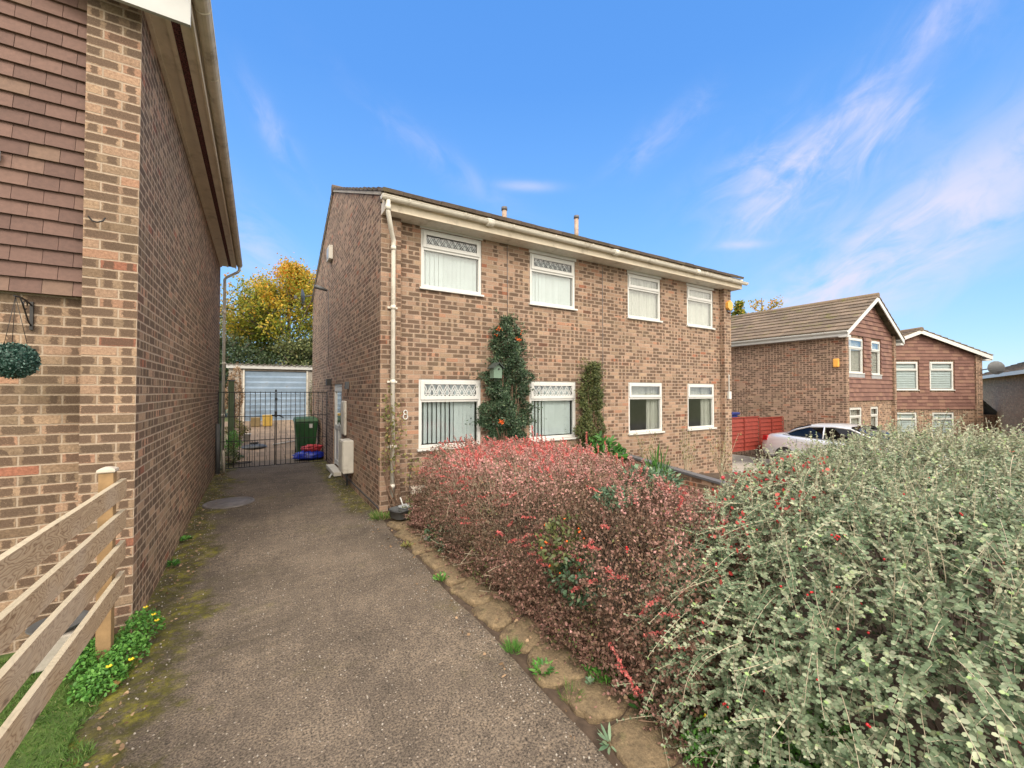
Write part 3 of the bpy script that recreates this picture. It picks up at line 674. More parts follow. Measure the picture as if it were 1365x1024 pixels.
def gutter(mb, p0, p1, rad=0.055, k=8, ret=0.0):
    """half round trough between p0 and p1 (rim level), open on top, with thickness"""
    p0, p1 = Vector(p0), Vector(p1); d = (p1-p0).normalized(); s_ = Vector((0,0,1)).cross(d)
    for (r0, flip) in ((rad, 0), (rad-.006, 1)):
        for i in range(k):
            a, b_ = pi+pi*i/k, pi+pi*(i+1)/k
            o1 = s_*cos(a)*r0+Vector((0,0,1))*sin(a)*r0; o2 = s_*cos(b_)*r0+Vector((0,0,1))*sin(b_)*r0
            mb.quad(*( (p0+o1, p1+o1, p1+o2, p0+o2) if not flip else (p0+o2, p1+o2, p1+o1, p0+o1)))
    for sg in (1,-1): # beaded rims
        mb.tube([p0+s_*sg*rad, p1+s_*sg*rad], 0.007, 6)
    for p in (p0, p1):
        mb.poly([p+s_*cos(pi+pi*i/k)*rad+Vector((0,0,1))*sin(pi+pi*i/k)*rad for i in range(k+1)])

# ------------------------------------------------------------------ MAIN semi-detached house
H = thing('semi_detached_house', 'brown brick semi-detached pair with four upper windows, in the middle of the photo', 'house', (1.6, 6.6, 0))
XL, XE, YF, YB = 1.60, 10.86, 6.64, 15.9
roofz = lambda y: 4.90+0.42*(y-6.30) if y < 11.34 else 7.017-0.42*(y-11.34)
wb = MB()
ups = [(2.28,3.40,3.62,4.60),(4.44,5.56,3.59,4.57),(7.08,8.18,3.57,4.57),(9.17,10.25,3.56,4.56)]
dns = [(2.25,3.39,0.96,2.11),(4.43,5.57,0.97,2.10),(7.09,8.23,0.96,2.11),(9.17,10.28,0.96,2.10)]
wall(wb, (1.91,YF,0), (1,0,0), (0,1,0), 10.55-1.91, -0.6, 4.80, [(a-1.91,b_-1.91,c_,d) for a,b_,c_,d in ups+dns], 0.11)
# cross-wall ends (brick piers) either side
wb.quad((XL,6.52,-.6),(1.91,6.52,-.6),(1.91,6.52,4.85),(XL,6.52,4.85)); wb.quad((1.91,6.52,-.6),(1.91,YF,-.6),(1.91,YF,4.8),(1.91,6.52,4.8))
wb.quad((10.55,6.52,-.6),(XE,6.52,-.6),(XE,6.52,4.85),(10.55,6.52,4.85)); wb.quad((10.55,YF,-.6),(10.55,6.52,-.6),(10.55,6.52,4.8),(10.55,YF,4.8))
wall(wb, (XL,6.52,0), (0,1,0), (1,0,0), YB-6.52, -0.6, 4.85, [(9.95-6.52,11.12-6.52,0.10,2.08)], 0.09)
wb.poly([(XL,6.52,4.85),(XL,6.52,roofz(6.52)),(XL,11.34,roofz(11.34)),(XL,YB,roofz(YB)),(XL,YB,4.85)])
wall(wb, (XE,6.52,0), (0,1,0), (-1,0,0), YB-6.52, -1.2, 4.85)
wb.poly([(XE,6.52,4.85),(XE,6.52,roofz(6.52)),(XE,11.34,roofz(11.34)),(XE,YB,roofz(YB)),(XE,YB,4.85)])
wall(wb, (XL,YB,0), (1,0,0), (0,-1,0), XE-XL, -1.2, 5.1)
wb.build('wall', 'brick_main', H)
# rooms behind the windows
rb = MB()
for z0, z1 in ((-.05,2.4),(2.55,4.85)):
    rb.quad((1.9,11.0,z0),(10.6,11.0,z0),(10.6,11.0,z1),(1.9,11.0,z1))
    for z in (z0, z1): rb.quad((1.7,6.75,z),(10.7,6.75,z),(10.7,11,z),(1.7,11,z))
    for x in (1.75, 3.9, 6.25, 8.7, 10.7): rb.quad((x,6.8,z0),(x,11,z0),(x,11,z1),(x,6.8,z1))
rb.build('interior', 'room', H)
for i, w_ in enumerate(ups): window(H, *w_, YF, False, lead=(0.105,'lead',.0045) if i < 2 else None, dress='blind' if i < 2 else 'net', label=('lead-latticed window with vertical blind, upper floor' if i < 2 else 'plain window with net curtain, upper floor'), split=.68)
for i, w_ in enumerate(dns): window(H, *w_, YF, False, lead=(0.125,'lead_white',.006) if i < 2 else None, dress='blind' if i < 2 else 'curtain', label=('lattice-topped window with vertical blind, ground floor' if i < 2 else 'plain window with drawn curtain, ground floor'), split=.69)
# head boards between upper windows and soffit
for a, b_, c_, d in ups: MB().box(a-.02, b_+.02, YF-.012, YF+.08, d+.004, d+.06).build('window_head_board', 'white', H)
# fascia, soffit, gutter
fb = MB(); fb.box(XL-.0, 11.02, 6.30, 6.325, 4.63, 4.845); fb.box(XL-.01, 11.03, 6.285, 6.298, 4.75, 4.88)
fb.box(XL, 1.625, 6.326, 6.515, 4.62, 4.92); fb.box(10.99, 11.02, 6.326, 6.9, 4.63, 4.90)
fb.build('fascia', 'cream_pvc', H, .003)
sb = MB(); sb.box(XL+.026, 10.988, 6.327, 6.638, 4.632, 4.65); sb.build('soffit', 'white_old', H)
gb = MB(); gutter(gb, (1.53,6.225,4.80), (11.10,6.225,4.78), .058)
for x in np.arange(1.95, 11.0, 0.92): gb.tube([(x,6.29,4.80),(x,6.225+.062*cos(-.6),4.80-.02),(x,6.225,4.735),(x,6.165,4.77),(x,6.16,4.81)], .008, 5)
for x in (3.35, 6.3, 9.0): gb.tube([(x-.06,6.225,4.775),(x+.06,6.225,4.775)], .064, 10)
gb.build('gutter', 'white_old', H)
# drainpipe with swan neck
pb = MB(); pb.tube([(1.63,6.225,4.78),(1.63,6.225,4.62),(1.635,6.235,4.56),(1.74,6.40,4.30),(1.775,6.445,4.24),(1.775,6.455,4.15),(1.775,6.455,0.28)], .034, 10)
for z in (4.62, 4.12, 3.2, 2.05, 1.05, .45): pb.tube([(1.775,6.455,z-.03),(1.775,6.455,z+.03)] if z < 4.5 else [(1.63,6.225,4.60),(1.63,6.225,4.68)], .041, 10)
for z in (3.2, 2.05, 1.05): pb.box(1.70,1.85,6.485,6.518,z-.015,z+.015)
pb.build('drainpipe', 'white_old', H)
# roof
rf = MB(); tiled_slope(rf, (XL-.045,6.22,4.868), (10.95,6.22,4.868), (0,5.12,5.12*.42), 15, 31, th=.028)
tiled_slope(rf, (10.95,16.1,5.02), (XL-.045,16.1,5.02), (0,-4.76,4.76*.42), 14, 31, th=.028)
rf.tube([(XL-.05,11.34,7.03),(10.95,11.34,7.03)], .11, 10)
rf.box(XL-.03,10.9,6.45,6.5,4.8,4.93)
ro = rf.build('roof', 'roof', H)
vb = MB() # mortar verge under the tiles on the gable
vb.hexa([(XL-.03,6.4,4.885),(XL+.02,6.4,4.885),(XL+.02,11.34,6.965),(XL-.03,11.34,6.965),(XL-.03,6.4,4.94),(XL+.02,6.4,4.94),(XL+.02,11.34,7.02),(XL-.03,11.34,7.02)])
vb.hexa([(XL-.03,11.34,6.965),(XL+.02,11.34,6.965),(XL+.02,16.0,5.01),(XL-.03,16.0,5.01),(XL-.03,11.34,7.02),(XL+.02,11.34,7.02),(XL+.02,16.0,5.065),(XL-.03,16.0,5.065)])
vb.build('verge', 'concrete', ro)
for (x, zt, rd) in ((6.53, 7.66, .075), (9.44, 8.03, .075)):
    f = MB(); f.tube([(x,11.2,6.8),(x,11.2,zt-.08)], rd, 12); f.build('flue', 'steel_flue', H)
    f = MB(); f.tube([(x,11.2,zt-.10),(x,11.2,zt)], rd*1.25, 12); f.build('flue_cap', 'lead', H)
# side door, step
db = MB(); framey = lambda x0_, x1_, y0_, y1_, z0_, z1_: db.box(x0_, x1_, y0_, y1_, z0_, z1_)
for (a, b_, c_, d) in ((9.95,10.02,.12,2.08),(11.05,11.12,.12,2.08),(10.02,11.05,2.01,2.08),(10.02,10.09,.16,2.0),(10.98,11.05,.16,2.0),(10.09,10.98,.16,.26),(10.09,10.98,1.0,1.10),(10.09,10.98,1.9,2.0),(10.50,10.56,.26,1.0)): db.box(XL+.02,XL+.075,a,b_,c_,d)
dr = db.build('side_door', 'white', H, .004); dr['label'] = 'white glazed side door'
MB().box(XL+.045,XL+.05,10.09,10.98,1.10,1.90).build('pane','glass',dr)
MB().box(XL+.04,XL+.055,10.09,10.98,.26,1.0).build('door_panel','white',dr)
MB().tube([(XL-.02,10.14,1.08),(XL-.02,10.14,1.2)], .012, 6).tube([(XL-.02,10.14,1.14),(XL+.03,10.14,1.14)], .01, 6).build('handle','alloy',dr)
MB().box(XL-.16,XL+.02,9.92,11.14,.03,.115).build('doorstep','white_old',H,.006)
# damp course
MB().box(XL-.008,XL-.001,6.55,9.9,.10,.125).build('damp_course','lead',H)
# meter boxes
def metbox(y0, y1, z0, z1, d, lab):
    mbx = MB(); mbx.box(XL-d, XL-.002, y0, y1, z0, z1); o = mbx.build('meter_box', 'meter_box', H, .015); o['label'] = lab
    MB().box(XL-d-.012, XL-d-.002, y0+.03, y1-.03, z0+.03, z1-.03).build('lid', 'meter_box', o, .004)
metbox(9.30, 9.70, .98, 1.70, .05, 'flush white meter box beside the side door')
metbox(8.52, 8.98, .32, .95, .20, 'low white gas meter box on the side wall')
MB().tube([(XL-.06,8.9,.02),(XL-.06,8.9,.33)], .02, 8).build('gas_pipe','grey_plastic',H)
# side wall fittings
MB().box(XL-.10,XL-.002,11.38,11.78,5.27,5.62).build('flood_lamp','meter_box',H,.01)
MB().box(XL-.108,XL-.101,11.43,11.73,5.33,5.56).build('lamp_glass','lightgrey_plastic',H)
MB().tube([(XL-.02,12.2,4.62),(XL-.12,12.2,4.66),(XL-.34,12.2,4.70)], [.03,.045,.055], 10).build('security_camera','grey_plastic',H)
MB().box(XL-.06,XL-.002,9.05,9.2,1.95,2.1).build('bell_box','grey_plastic',H)
MB().box(XL-.12,XL-.002,11.45,11.6,2.05,2.22).build('wall_lamp','black_metal',H)
for pp_ in ([(3.93,YF-.006,4.6),(3.935,YF-.006,3.2)],[(6.31,YF-.006,4.6),(6.32,YF-.006,.3)],[(XL-.006,12.1,4.6),(XL-.006,12.05,2.6)]): MB().tube(pp_, .0055, 5).build('cable','lead',H)
# satellite dish at the back corner
sd = MB(); n_ = 16
for i in range(5):
    for j in range(n_):
        def q(i_, j_):
            r_ = .26*i_/5; th = 2*pi*j_/n_; return Vector((1.34-.35*(r_*r_)*3+.0, 15.9, 5.15))+Vector((.25*r_*cos(th), r_*cos(th)*.95, r_*sin(th)))
        sd.quad(q(i,j), q(i+1,j), q(i+1,j+1), q(i,j+1))
so = sd.build('satellite_dish','grey_plastic',H)
MB().tube([(1.34,15.9,5.15),(1.62,15.95,5.25)], .02, 6).tube([(1.34,15.9,4.95),(1.05,15.6,5.05)], .012, 5).box(1.0,1.08,15.56,15.66,5.0,5.1).build('dish_arm','grey_plastic',so)
# number 8 on the wall
nb = MB()
for (zc, rad) in ((1.565,.034),(1.497,.042)):
    pts = [(2.025+cos(a)*rad*.85, 6.632-.012, zc+sin(a)*rad) for a in np.linspace(0, 2*pi, 17)]
    nb.tube(pts, .0095, 6, cap=False)
YN = YF-6.632
no = nb.build('house_number', 'white', H)
# alarm boxes
ab = MB(); k = 6
pts = [(10.72+.13*cos(pi/6+2*pi*i/6)*.95, .14*sin(pi/6+2*pi*i/6)+4.19) for i in range(6)]
n0 = len(ab.v); ab.v += [(x, 6.44, z) for x, z in pts]+[(x, 6.518, z) for x, z in pts]
ab.face(tuple(range(5,-1,-1))); 
for i in range(6): ab.face((i, (i+1)%6, 6+(i+1)%6, 6+i))
o = ab.build('alarm_box','yellow_box',H,.008); o['label']='hexagonal yellow alarm box'
MB().box(10.66,10.80,6.47,6.518,4.02,4.06).build('alarm_light','lead',H)
mb = MB(); mb.box(10.66,10.76,6.46,6.518,1.70,1.90); mb.tube([(10.71,6.50,1.9),(10.71,6.50,2.35)], .012, 6); mb.build('doorbell_box','white',H,.004)
MB().tube([(10.93,6.7,-.3),(10.93,6.7,1.35)], .03, 8).build('waste_pipe','white',H)

# ------------------------------------------------------------------ LEFT house
G = thing('brick_house', 'tall brown brick house with hung tiles, cut off by the left photo edge', 'house', (-0.83, 4.4, 0))
LX, LY0, LY1 = -0.83, 4.40, 12.70
SZ = 5.06
wb = MB()
wall(wb, (LX,LY0,0), (0,1,0), (-1,0,0), LY1-LY0, -.2, SZ+.05)
wb.quad((-1.15,LY0,-.2),(LX,LY0,-.2),(LX,LY0,SZ+.05),(-1.15,LY0,SZ+.05)); wb.quad((-1.15,4.53,-.2),(-1.15,LY0,-.2),(-1.15,LY0,SZ+.05),(-1.15,4.53,SZ+.05))
wall(wb, (-9.5,4.53,0), (1,0,0), (0,1,0), 8.35, -.2, SZ+.05, [(4.4,6.2,.95,2.15)], .1)
ridx = -5.2; rz_ = lambda x: 5.22+.42*(-.45-x) if x > ridx else 5.22+.42*(-.45-ridx)-.42*(ridx-x)
wb.poly([(-9.5,4.53,SZ+.05),(-1.15,4.53,SZ+.05),(LX,4.53,rz_(LX)-.03),(ridx,4.53,rz_(ridx)-.03),(-9.5,4.53,rz_(-9.5)-.03)])
wb.quad((-9.5,LY1,-.2),(LX,LY1,-.2),(LX,LY1,SZ+.1),(-9.5,LY1,SZ+.1)); wb.poly([(-9.5,LY1,SZ+.05),(LX,LY1,SZ+.05),(LX,LY1,rz_(LX)-.03),(ridx,LY1,rz_(ridx)-.03),(-9.5,LY1,rz_(-9.5)-.03)])
wb.quad((-9.5,4.53,-.2),(-9.5,LY1,-.2),(-9.5,LY1,SZ+.1),(-9.5,4.53,SZ+.1))
wb.build('wall','brick_left',G)
window(G, -5.1, -3.3, .95, 2.15, 4.53, False, dress='net')
MB().box(-5.2,-3.2,5.6,5.62,.5,2.5).build('interior','room',G)
tb = MB(); tile_hung(tb, -6.5, -1.155, 4.50, 2.63, 6.6, 0.112, 0.165, outline=lambda x: rz_(x)-.12)
th = tb.build('hung_tiles','tile_hang',G)
rf = MB(); rf.local = False
tiled_slope(rf, (-.50,4.12,5.235), (-.50,12.85,5.235), (ridx+.50,0,.42*(-.50-ridx)), 15, 29, th=.028)
tiled_slope(rf, (-9.9,12.85,5.235), (-9.9,4.12,5.235), (ridx+9.9,0,.42*(ridx+9.9)), 15, 29, th=.028)
ro = rf.build('roof','roof',G)
# soffit, fascia, boxed end, gutter
sf = MB(); sf.box(LX+.001,-.70,4.26,12.74,SZ,SZ+.018); sf.box(-.70,-.665,4.26,12.74,SZ-.012,SZ+.02); sf.box(-.60,-.525,4.26,12.74,SZ-.006,SZ+.02); sf.box(LX+.0,LX+.03,4.40,12.74,SZ-.03,SZ-.001)
so = sf.build('soffit','cream_pvc',G)
m, t, b = newmat('mesh_vent'); n1 = t.noise(90, objco(t), 2, .5)
t.set(b.inputs['Base Color'], t.ramp(n1, [(.4,(.02,.008,.008)),(.6,(.16,.05,.05))])); b.inputs['Roughness'].default_value=.9; M['vent']=m
MB().box(-.665,-.60,4.27,12.73,SZ+.004,SZ+.016).build('vent_strip','vent',so)
fb = MB(); fb.box(-.525,-.50,4.262,12.76,SZ-.02,SZ+.17); fb.build('fascia','cream_pvc',G,.003)
bb = MB(); bb.box(-1.0,-.498,4.225,4.258,4.885,5.16)
bb.hexa([(-1.0,4.225,4.885),(-5.2,4.225,6.80),(-5.2,4.258,6.80),(-1.0,4.258,4.885),(-1.0,4.225,5.18),(-5.2,4.225,7.08),(-5.2,4.258,7.08),(-1.0,4.258,5.18)])
M['grey_white'] = simple('grey_white', (.40,.41,.41), .5, .05); bb.build('bargeboard','grey_white',G)
gb = MB(); gutter(gb, (-.435,4.10,5.17), (-.435,12.80,5.14), .060)
for y in np.arange(4.35, 12.7, 0.9): gb.tube([(-.50,y,5.17),(-.435-.03,y,5.108),(-.435,y,5.102),(-.435+.045,y,5.125),(-.372,y,5.18)], .007, 5)
gb.build('gutter','gutter_grey',G)
pb = MB(); pb.tube([(-.435,12.72,5.12),(-.435,12.72,5.0),(-.47,12.74,4.95),(-.70,12.78,4.80),(-.745,12.79,4.74),(-.745,12.79,.05)], .034, 10)
for z in (4.9, 3.9, 2.6, 1.3): pb.tube([(-.745,12.79,z-.04),(-.745,12.79,z+.04)], .042, 10) if z < 4.8 else None
pb.build('drainpipe','white_old',G)
MB().tube([(-1.12,4.39,3.24),(-1.09,4.36,3.20),(-1.06,4.345,3.19),(-1.03,4.355,3.21),(-1.02,4.37,3.24)], .006, 5).build('wall_hook','black_metal',G)
MB().box(-1.75,-1.60,4.43,4.46,3.56,3.63).build('wall_bracket','lightgrey_plastic',G)

# hanging basket bracket + artificial topiary ball
br = thing('basket_bracket', 'black scrolled iron hanging bracket screwed to the left brick wall', 'bracket', (-1.45,4.53,2.3))
bb = MB(); bb.box(-1.458,-1.440,4.515,4.529,2.36,2.57); bb.build('back_plate','black_metal',br)
bb = MB(); bb.tube([(-1.45,4.515,2.545),(-1.44,4.40,2.56),(-1.43,4.27,2.56),(-1.42,4.17,2.55)], .006, 6)
bb.tube([(-1.45,4.515,2.39),(-1.447,4.46,2.42),(-1.44,4.38,2.49),(-1.433,4.30,2.555)], .005, 6)
pts = [(-1.442, 4.40+.03*cos(a), 2.525+.03*sin(a)) for a in np.linspace(0,5.4,12)]; bb.tube(pts,.0045,5); bb.build('scroll_arm','black_metal',br)
ctr = np.array([-1.42,4.19,2.11]); rad = .118
bl = thing('topiary_ball', 'dark green artificial leaf ball hanging from the iron bracket', 'topiary ball', tuple(ctr))
n = 3600; d = rdir(n); P = ctr+d*rad*rng.uniform(.86,1.0,(n,1)); D = norm(d*.5+rdir(n)); 
leaves('foliage', P, D, norm(d+rdir(n)*.6), rng.uniform(.010,.017,n), rng.uniform(.004,.006,n), 'l_ball', np.clip(rng.normal(.5,.28,n),0,1), bl, oval=True)
MB().ball(tuple(ctr), rad*.86, 20, 12).build('core','l_ball',bl)
cb = MB()
for a in (0, 2.1, 4.2): cb.tube([(ctr[0],ctr[1],2.55),(ctr[0]+.06*cos(a),ctr[1]+.06*sin(a),ctr[2]+.11)], .0018, 4)
cb.build('chain','black_metal',bl)

# ------------------------------------------------------------------ timber rail fence
F_ = thing('timber_fence', 'low fence of four weathered timber rails beside the lawn', 'fence', (-.85,3.85,0))
for i, zt in enumerate((1.262, 1.035, .81, .585)):
    rb = MB(); ye = 4.13 + (-.01 if i == 3 else 0); n_ = 14
    for j in range(n_):
        ya, yb = .3+(ye-.3)*j/n_, .3+(ye-.3)*(j+1)/n_
        wa, wz = .004*nz(i*9, ya, 0, 1.2), .006*nz(i*5+2, ya, 0, .9); wa2, wz2 = .004*nz(i*9, yb, 0, 1.2), .006*nz(i*5+2, yb, 0, .9)
        rb.hexa([(-.852+wa,ya,zt-.130+wz),(-.822+wa,ya,zt-.130+wz),(-.822+wa2,yb,zt-.130+wz2),(-.852+wa2,yb,zt-.130+wz2),(-.852+wa,ya,zt+wz),(-.822+wa,ya,zt+wz),(-.822+wa2,yb,zt+wz2),(-.852+wa2,yb,zt+wz2)])
    rb.build('rail','rail',F_)
for y in (3.99, 2.0):
    MB().box(-.935,-.856,y-.04,y+.04,0,1.335).build('post','post_wood',F_,.003)
    cp = MB(); cp.lathe([(.066,0),(.070,.006),(.066,.022),(.02,.036),(.0,.038)], (-.8955,y,1.336), 4, smooth=False)
    ang = pi/4; cx_, cy_ = -.8955, y
    cp.v = [((a-cx_)*cos(ang)-(b_-cy_)*sin(ang)+cx_, (a-cx_)*sin(ang)+(b_-cy_)*cos(ang)+cy_, c_) for a, b_, c_ in cp.v]
    cp.build('post_cap','cap_wood',F_)
single(MB().box(-1.32,-1.06,4.06,4.34,.02,.23), 'plant_trough', 'concrete', 'grey stone trough behind the timber rails', 'trough', loc=(-1.2,4.2,0), bevel=.01)
tr = MB(); tr.lathe([(.05,0),(.13,.01),(.16,.04),(.155,.045),(.12,.02),(.0,.018)], (-1.18,4.2,.235), 20); single(tr,'dish','grey_plastic','dark round dish resting on the stone trough','dish',loc=(-1.18,4.2,.23))

# ------------------------------------------------------------------ gate
GT = thing('iron_gate', 'black wrought iron double gate closed across the drive', 'gate', (.39,12.1,0))
def leaf(xa, xb, zb_l, zb_r):
    g_ = MB(); Yg = 12.1; n_ = 11
    zl = lambda x: zb_l+(zb_r-zb_l)*(x-xa)/(xb-xa)
    for z in (1.88,): g_.box(xa,xb,Yg-.012,Yg+.012,z-.01,z+.01)
    for (z) in (1.29, .70): g_.hexa([(xa,Yg-.008,z-.008),(xb,Yg-.008,z-.008),(xb,Yg+.008,z-.008),(xa,Yg+.008,z-.008),(xa,Yg-.008,z+.008),(xb,Yg-.008,z+.008),(xb,Yg+.008,z+.008),(xa,Yg+.008,z+.008)])
    for i in range(n_+1):
        x = xa+(xb-xa)*i/n_; w_ = .012 if i in (0, n_) else .0078
        g_.tube([(x,Yg-.001,.06),(x,Yg-.001,1.90)], w_, 6)
        if 0 < i < n_: pass
    for i in range(n_):
        x = xa+(xb-xa)*(i+.5)/n_
        if i in (4,5,6): g_.tube([(x,Yg,.06),(x,Yg,.70)], .0045, 5)
    g_.box(xa,xb,Yg-.009,Yg+.009,.05,.068)
    return g_.build('gate_leaf','black_metal',GT)
leaf(-.80,.375,.06,.05); leaf(.405,1.575,.05,.05)
lb = MB(); lb.tube([(.30,12.06,1.31),(.50,12.06,1.30)], .014, 6); lb.box(.36,.42,12.05,12.09,1.26,1.40); lb.tube([(.46,12.05,1.30),(.56,12.04,1.24)], .016, 6); lb.build('latch','black_metal',GT); MB().box(.37,.41,12.08,12.12,1.895,1.95).build('top_stop','black_metal',GT)
for z in (.5,1.62):
    for xa in (-.83, 1.565): MB().box(xa,xa+.035,12.09,12.11,z-.02,z+.02).build('hinge','black_metal',GT)
single(MB().tube([(-.77,11.75,0),(-.79,11.8,1.15)], .045, 8), 'dark_pipe', 'grey_plastic', 'black plastic pipe standing against the left wall by the gate', 'pipe', loc=(-.77,11.75,0))
single(MB().tube([(-.66,11.9,0.02),(-.685,11.93,.52)], .028, 6), 'short_post', 'cap_wood', 'short pale post stub beside the black pipe at the gate', 'post', loc=(-.66,11.9,0))

# ------------------------------------------------------------------ garage
GA = thing('garage', 'concrete panel garage with pale blue up-and-over door and corrugated roof', 'garage', (.65,20,.65))
gb = MB(); wall(gb, (-1.0,20,0), (1,0,0), (0,1,0), 3.6, .3, 2.84, [(.53,2.79,.68,2.74)], .1)
gb.quad((-1.0,20,.3),(-1.0,25,.3),(-1.0,25,2.84),(-1.0,20,2.84)); gb.quad((2.6,20,.3),(2.6,25,.3),(2.6,25,2.84),(2.6,20,2.84)); gb.quad((-1.0,25,.3),(2.6,25,.3),(2.6,25,2.84),(-1.0,25,2.84))
gb.build('wall','concrete',GA)
m, t, b = newmat('blue_garage'); co = objco(t)
c = t.ramp(t.noise(1.4, co, 6, .7), [(.35,(.26,.36,.48)),(.65,(.36,.47,.60))]); c = t.mix(t.m('MULTIPLY', t.ss(t.noise(6, co, 6, .8), .58, .7), .5), c, (.33,.27,.2,1))
t.set(b.inputs['Base Color'], c); b.inputs['Roughness'].default_value = .5; M['garage_blue'] = m
db = MB(); z = .70
while z < 2.70:
    h_ = .225
    db.hexa([(-.46,20.072,z+.006),(1.78,20.072,z+.006),(1.78,20.09,z+.006),(-.46,20.09,z+.006),(-.46,20.02,z+h_-.02),(1.78,20.02,z+h_-.02),(1.78,20.09,z+h_-.02),(-.46,20.09,z+h_-.02)])
    z += h_
db.box(-.46,1.78,20.06,20.1,.68,2.73)
gd = db.build('garage_door','garage_blue',GA); MB().box(.62,.70,20.0,20.04,1.55,1.62).build('handle','black_metal',gd)
MB().box(-1.08,2.7,19.90,19.93,2.83,2.99).build('fascia','white',GA)
MB().box(-.52,-.462,19.97,20.02,.66,2.80).build('door_frame','white_old',GA); MB().box(1.782,1.84,19.97,20.02,.66,2.80).build('door_frame','white_old',GA)
rb = MB(); nc = 120; x0_, x1_ = -1.12, 2.75
prev = None
for i in range(nc+1):
    x = x0_+(x1_-x0_)*i/nc; z = 3.0+.028*cos(i*2*pi/6)
    if prev: rb.hexa([(prev[0],19.84,prev[1]),(x,19.84,z),(x,25.1,z+.1),(prev[0],25.1,prev[1]+.1),(prev[0],19.84,prev[1]+.01),(x,19.84,z+.01),(x,25.1,z+.11),(prev[0],25.1,prev[1]+.11)])
    prev = (x, z)
rb.build('corrugated_roof','concrete',GA)

# yard things
def yz(y): return gz(0,y)+.05
Bn = thing('wheelie_bin', 'green wheelie bin standing behind the gate', 'bin', (1.22,13.9,yz(13.9)))
bz = yz(13.9)
b1 = MB(); b1.hexa([(1.0,13.65,bz+.02),(1.46,13.65,bz+.02),(1.46,14.15,bz+.02),(1.0,14.15,bz+.02),(.93,13.55,bz+.95),(1.53,13.55,bz+.95),(1.53,14.25,bz+.95),(.93,14.25,bz+.95)]); b1.build('bin_body','green_bin',Bn,.03)
b1 = MB(); b1.hexa([(.90,13.52,bz+.955),(1.56,13.52,bz+.955),(1.56,14.3,bz+.955),(.90,14.3,bz+.955),(.95,13.57,bz+1.06),(1.51,13.57,bz+1.06),(1.51,14.28,bz+1.08),(.95,14.28,bz+1.08)]); b1.build('bin_lid','green_bin',Bn,.02)
MB().tube([(1.0,14.33,bz+.97),(1.46,14.33,bz+.97)], .02, 8).build('bin_handle','green_bin',Bn)
for x in (.98,1.45): MB().tube([(x,14.18,bz+.1),(x+.05,14.18,bz+.1)], .1, 14).build('wheel','rubber',Bn)
MB().box(1.28,1.38,13.548,13.556,bz+.78,bz+.90).build('sticker','white',Bn)
def lump(name, mat, label, cat, c, s, seed, parent=None, amp=.25):
    mb = MB(); k, m_ = 26, 16
    for i in range(m_+1):
        for j in range(k):
            a, th_ = pi*i/m_, 2*pi*j/k; d = Vector((sin(a)*cos(th_), sin(a)*sin(th_), -cos(a)))
            f = 1+amp*abs(nz(d.x+seed, d.y, d.z, 2.2))*2-amp*.6+amp*.6*nz(d.x, d.y+seed, d.z, 5)
            mb.v.append((c[0]+d.x*s[0]*f, c[1]+d.y*s[1]*f, max(c[2]-s[2]*.9, c[2]+d.z*s[2]*f)))
    for i in range(m_):
        for j in range(k): mb.face((i*k+j, i*k+(j+1)%k, (i+1)*k+(j+1)%k, (i+1)*k+j), .5, True)
    if parent: return mb.build(name, mat, parent)
    return single(mb, name, mat, label, cat, loc=(c[0],c[1],c[2]-s[2]*.9))
lump('blue_bag','blue_bag','crumpled blue plastic bag on the ground behind the gate','bag',(1.25,12.95,yz(13)+.12),(.42,.25,.14),2)
lump('red_bag','red_cloth','crumpled red and white wrapping heaped on the blue bag','bag',(1.32,13.0,yz(13)+.31),(.26,.2,.11),8,amp=.4)
lump('green_bag','green_bag','bright green plastic bag tucked behind the wheelie bin','bag',(1.78,15.3,yz(15.3)+.2),(.2,.2,.22),5)
yb = MB(); zz = yz(18.6)
yb.hexa([(.17,18.5,zz),(.48,18.5,zz),(.48,18.8,zz),(.17,18.8,zz),(.15,18.48,zz+.42),(.50,18.48,zz+.42),(.50,18.82,zz+.42),(.15,18.82,zz+.42)]); single(yb,'yellow_tub','yellow_plastic','yellow plastic tub in front of the blue garage door','tub',loc=(.32,18.65,zz),bevel=.02)
single(MB().box(-.22,.08,18.5,18.75,zz,zz+.34),'storage_box','tan_card','tan box beside the yellow tub','box',loc=(-.07,18.6,zz),bevel=.01)
dp = thing('dustbin_lid','grey round lid with a ring on it lying on the rear paving','lid',(-.08,15.1,yz(15.1)))
z_ = yz(15.1); MB().lathe([(.0,.09),(.16,.085),(.30,.05),(.33,.02),(.34,.0)],(-.08,15.1,z_+.01),24).build('lid','grey_plastic',dp)
pts = [(-.08+.1*cos(a),15.1+.1*sin(a),z_+.13) for a in np.linspace(0,2*pi,16)]; MB().tube(pts,.02,6,cap=False).build('ring','rubber',dp)
single(MB().tube([(.42,15.2,yz(15.2)+.03),(1.05,15.5,yz(15.5)+.04)],.02,6),'white_pole','white','white plastic pole lying by the wheelie bin','pole',loc=(.42,15.2,yz(15.2)))
single(MB().tube([(1.36,9.95,.02),(1.52,10.55,.03)],.02,6),'white_strip','white','short white strip lying by the side doorstep','strip',loc=(1.36,9.9,0))
for k_, (x, y, hgt) in enumerate(((-.86,14.0,2.15),(-.66,14.6,2.2))):
    lab = ['taller green fence post nearer the drainpipe','green fence post standing just right of its neighbour'][k_]
    po = thing('green_post', lab, 'post', (x,y,yz(y)), group='green posts by the left house')
    MB().box(x-.07,x+.07,y-.07,y+.07,yz(y)-.05,hgt).build('post','green_post',po,.008)
    MB().box(x-.085,x+.085,y-.085,y+.085,hgt+.001,hgt+.04).build('post_cap','grey_plastic',po)
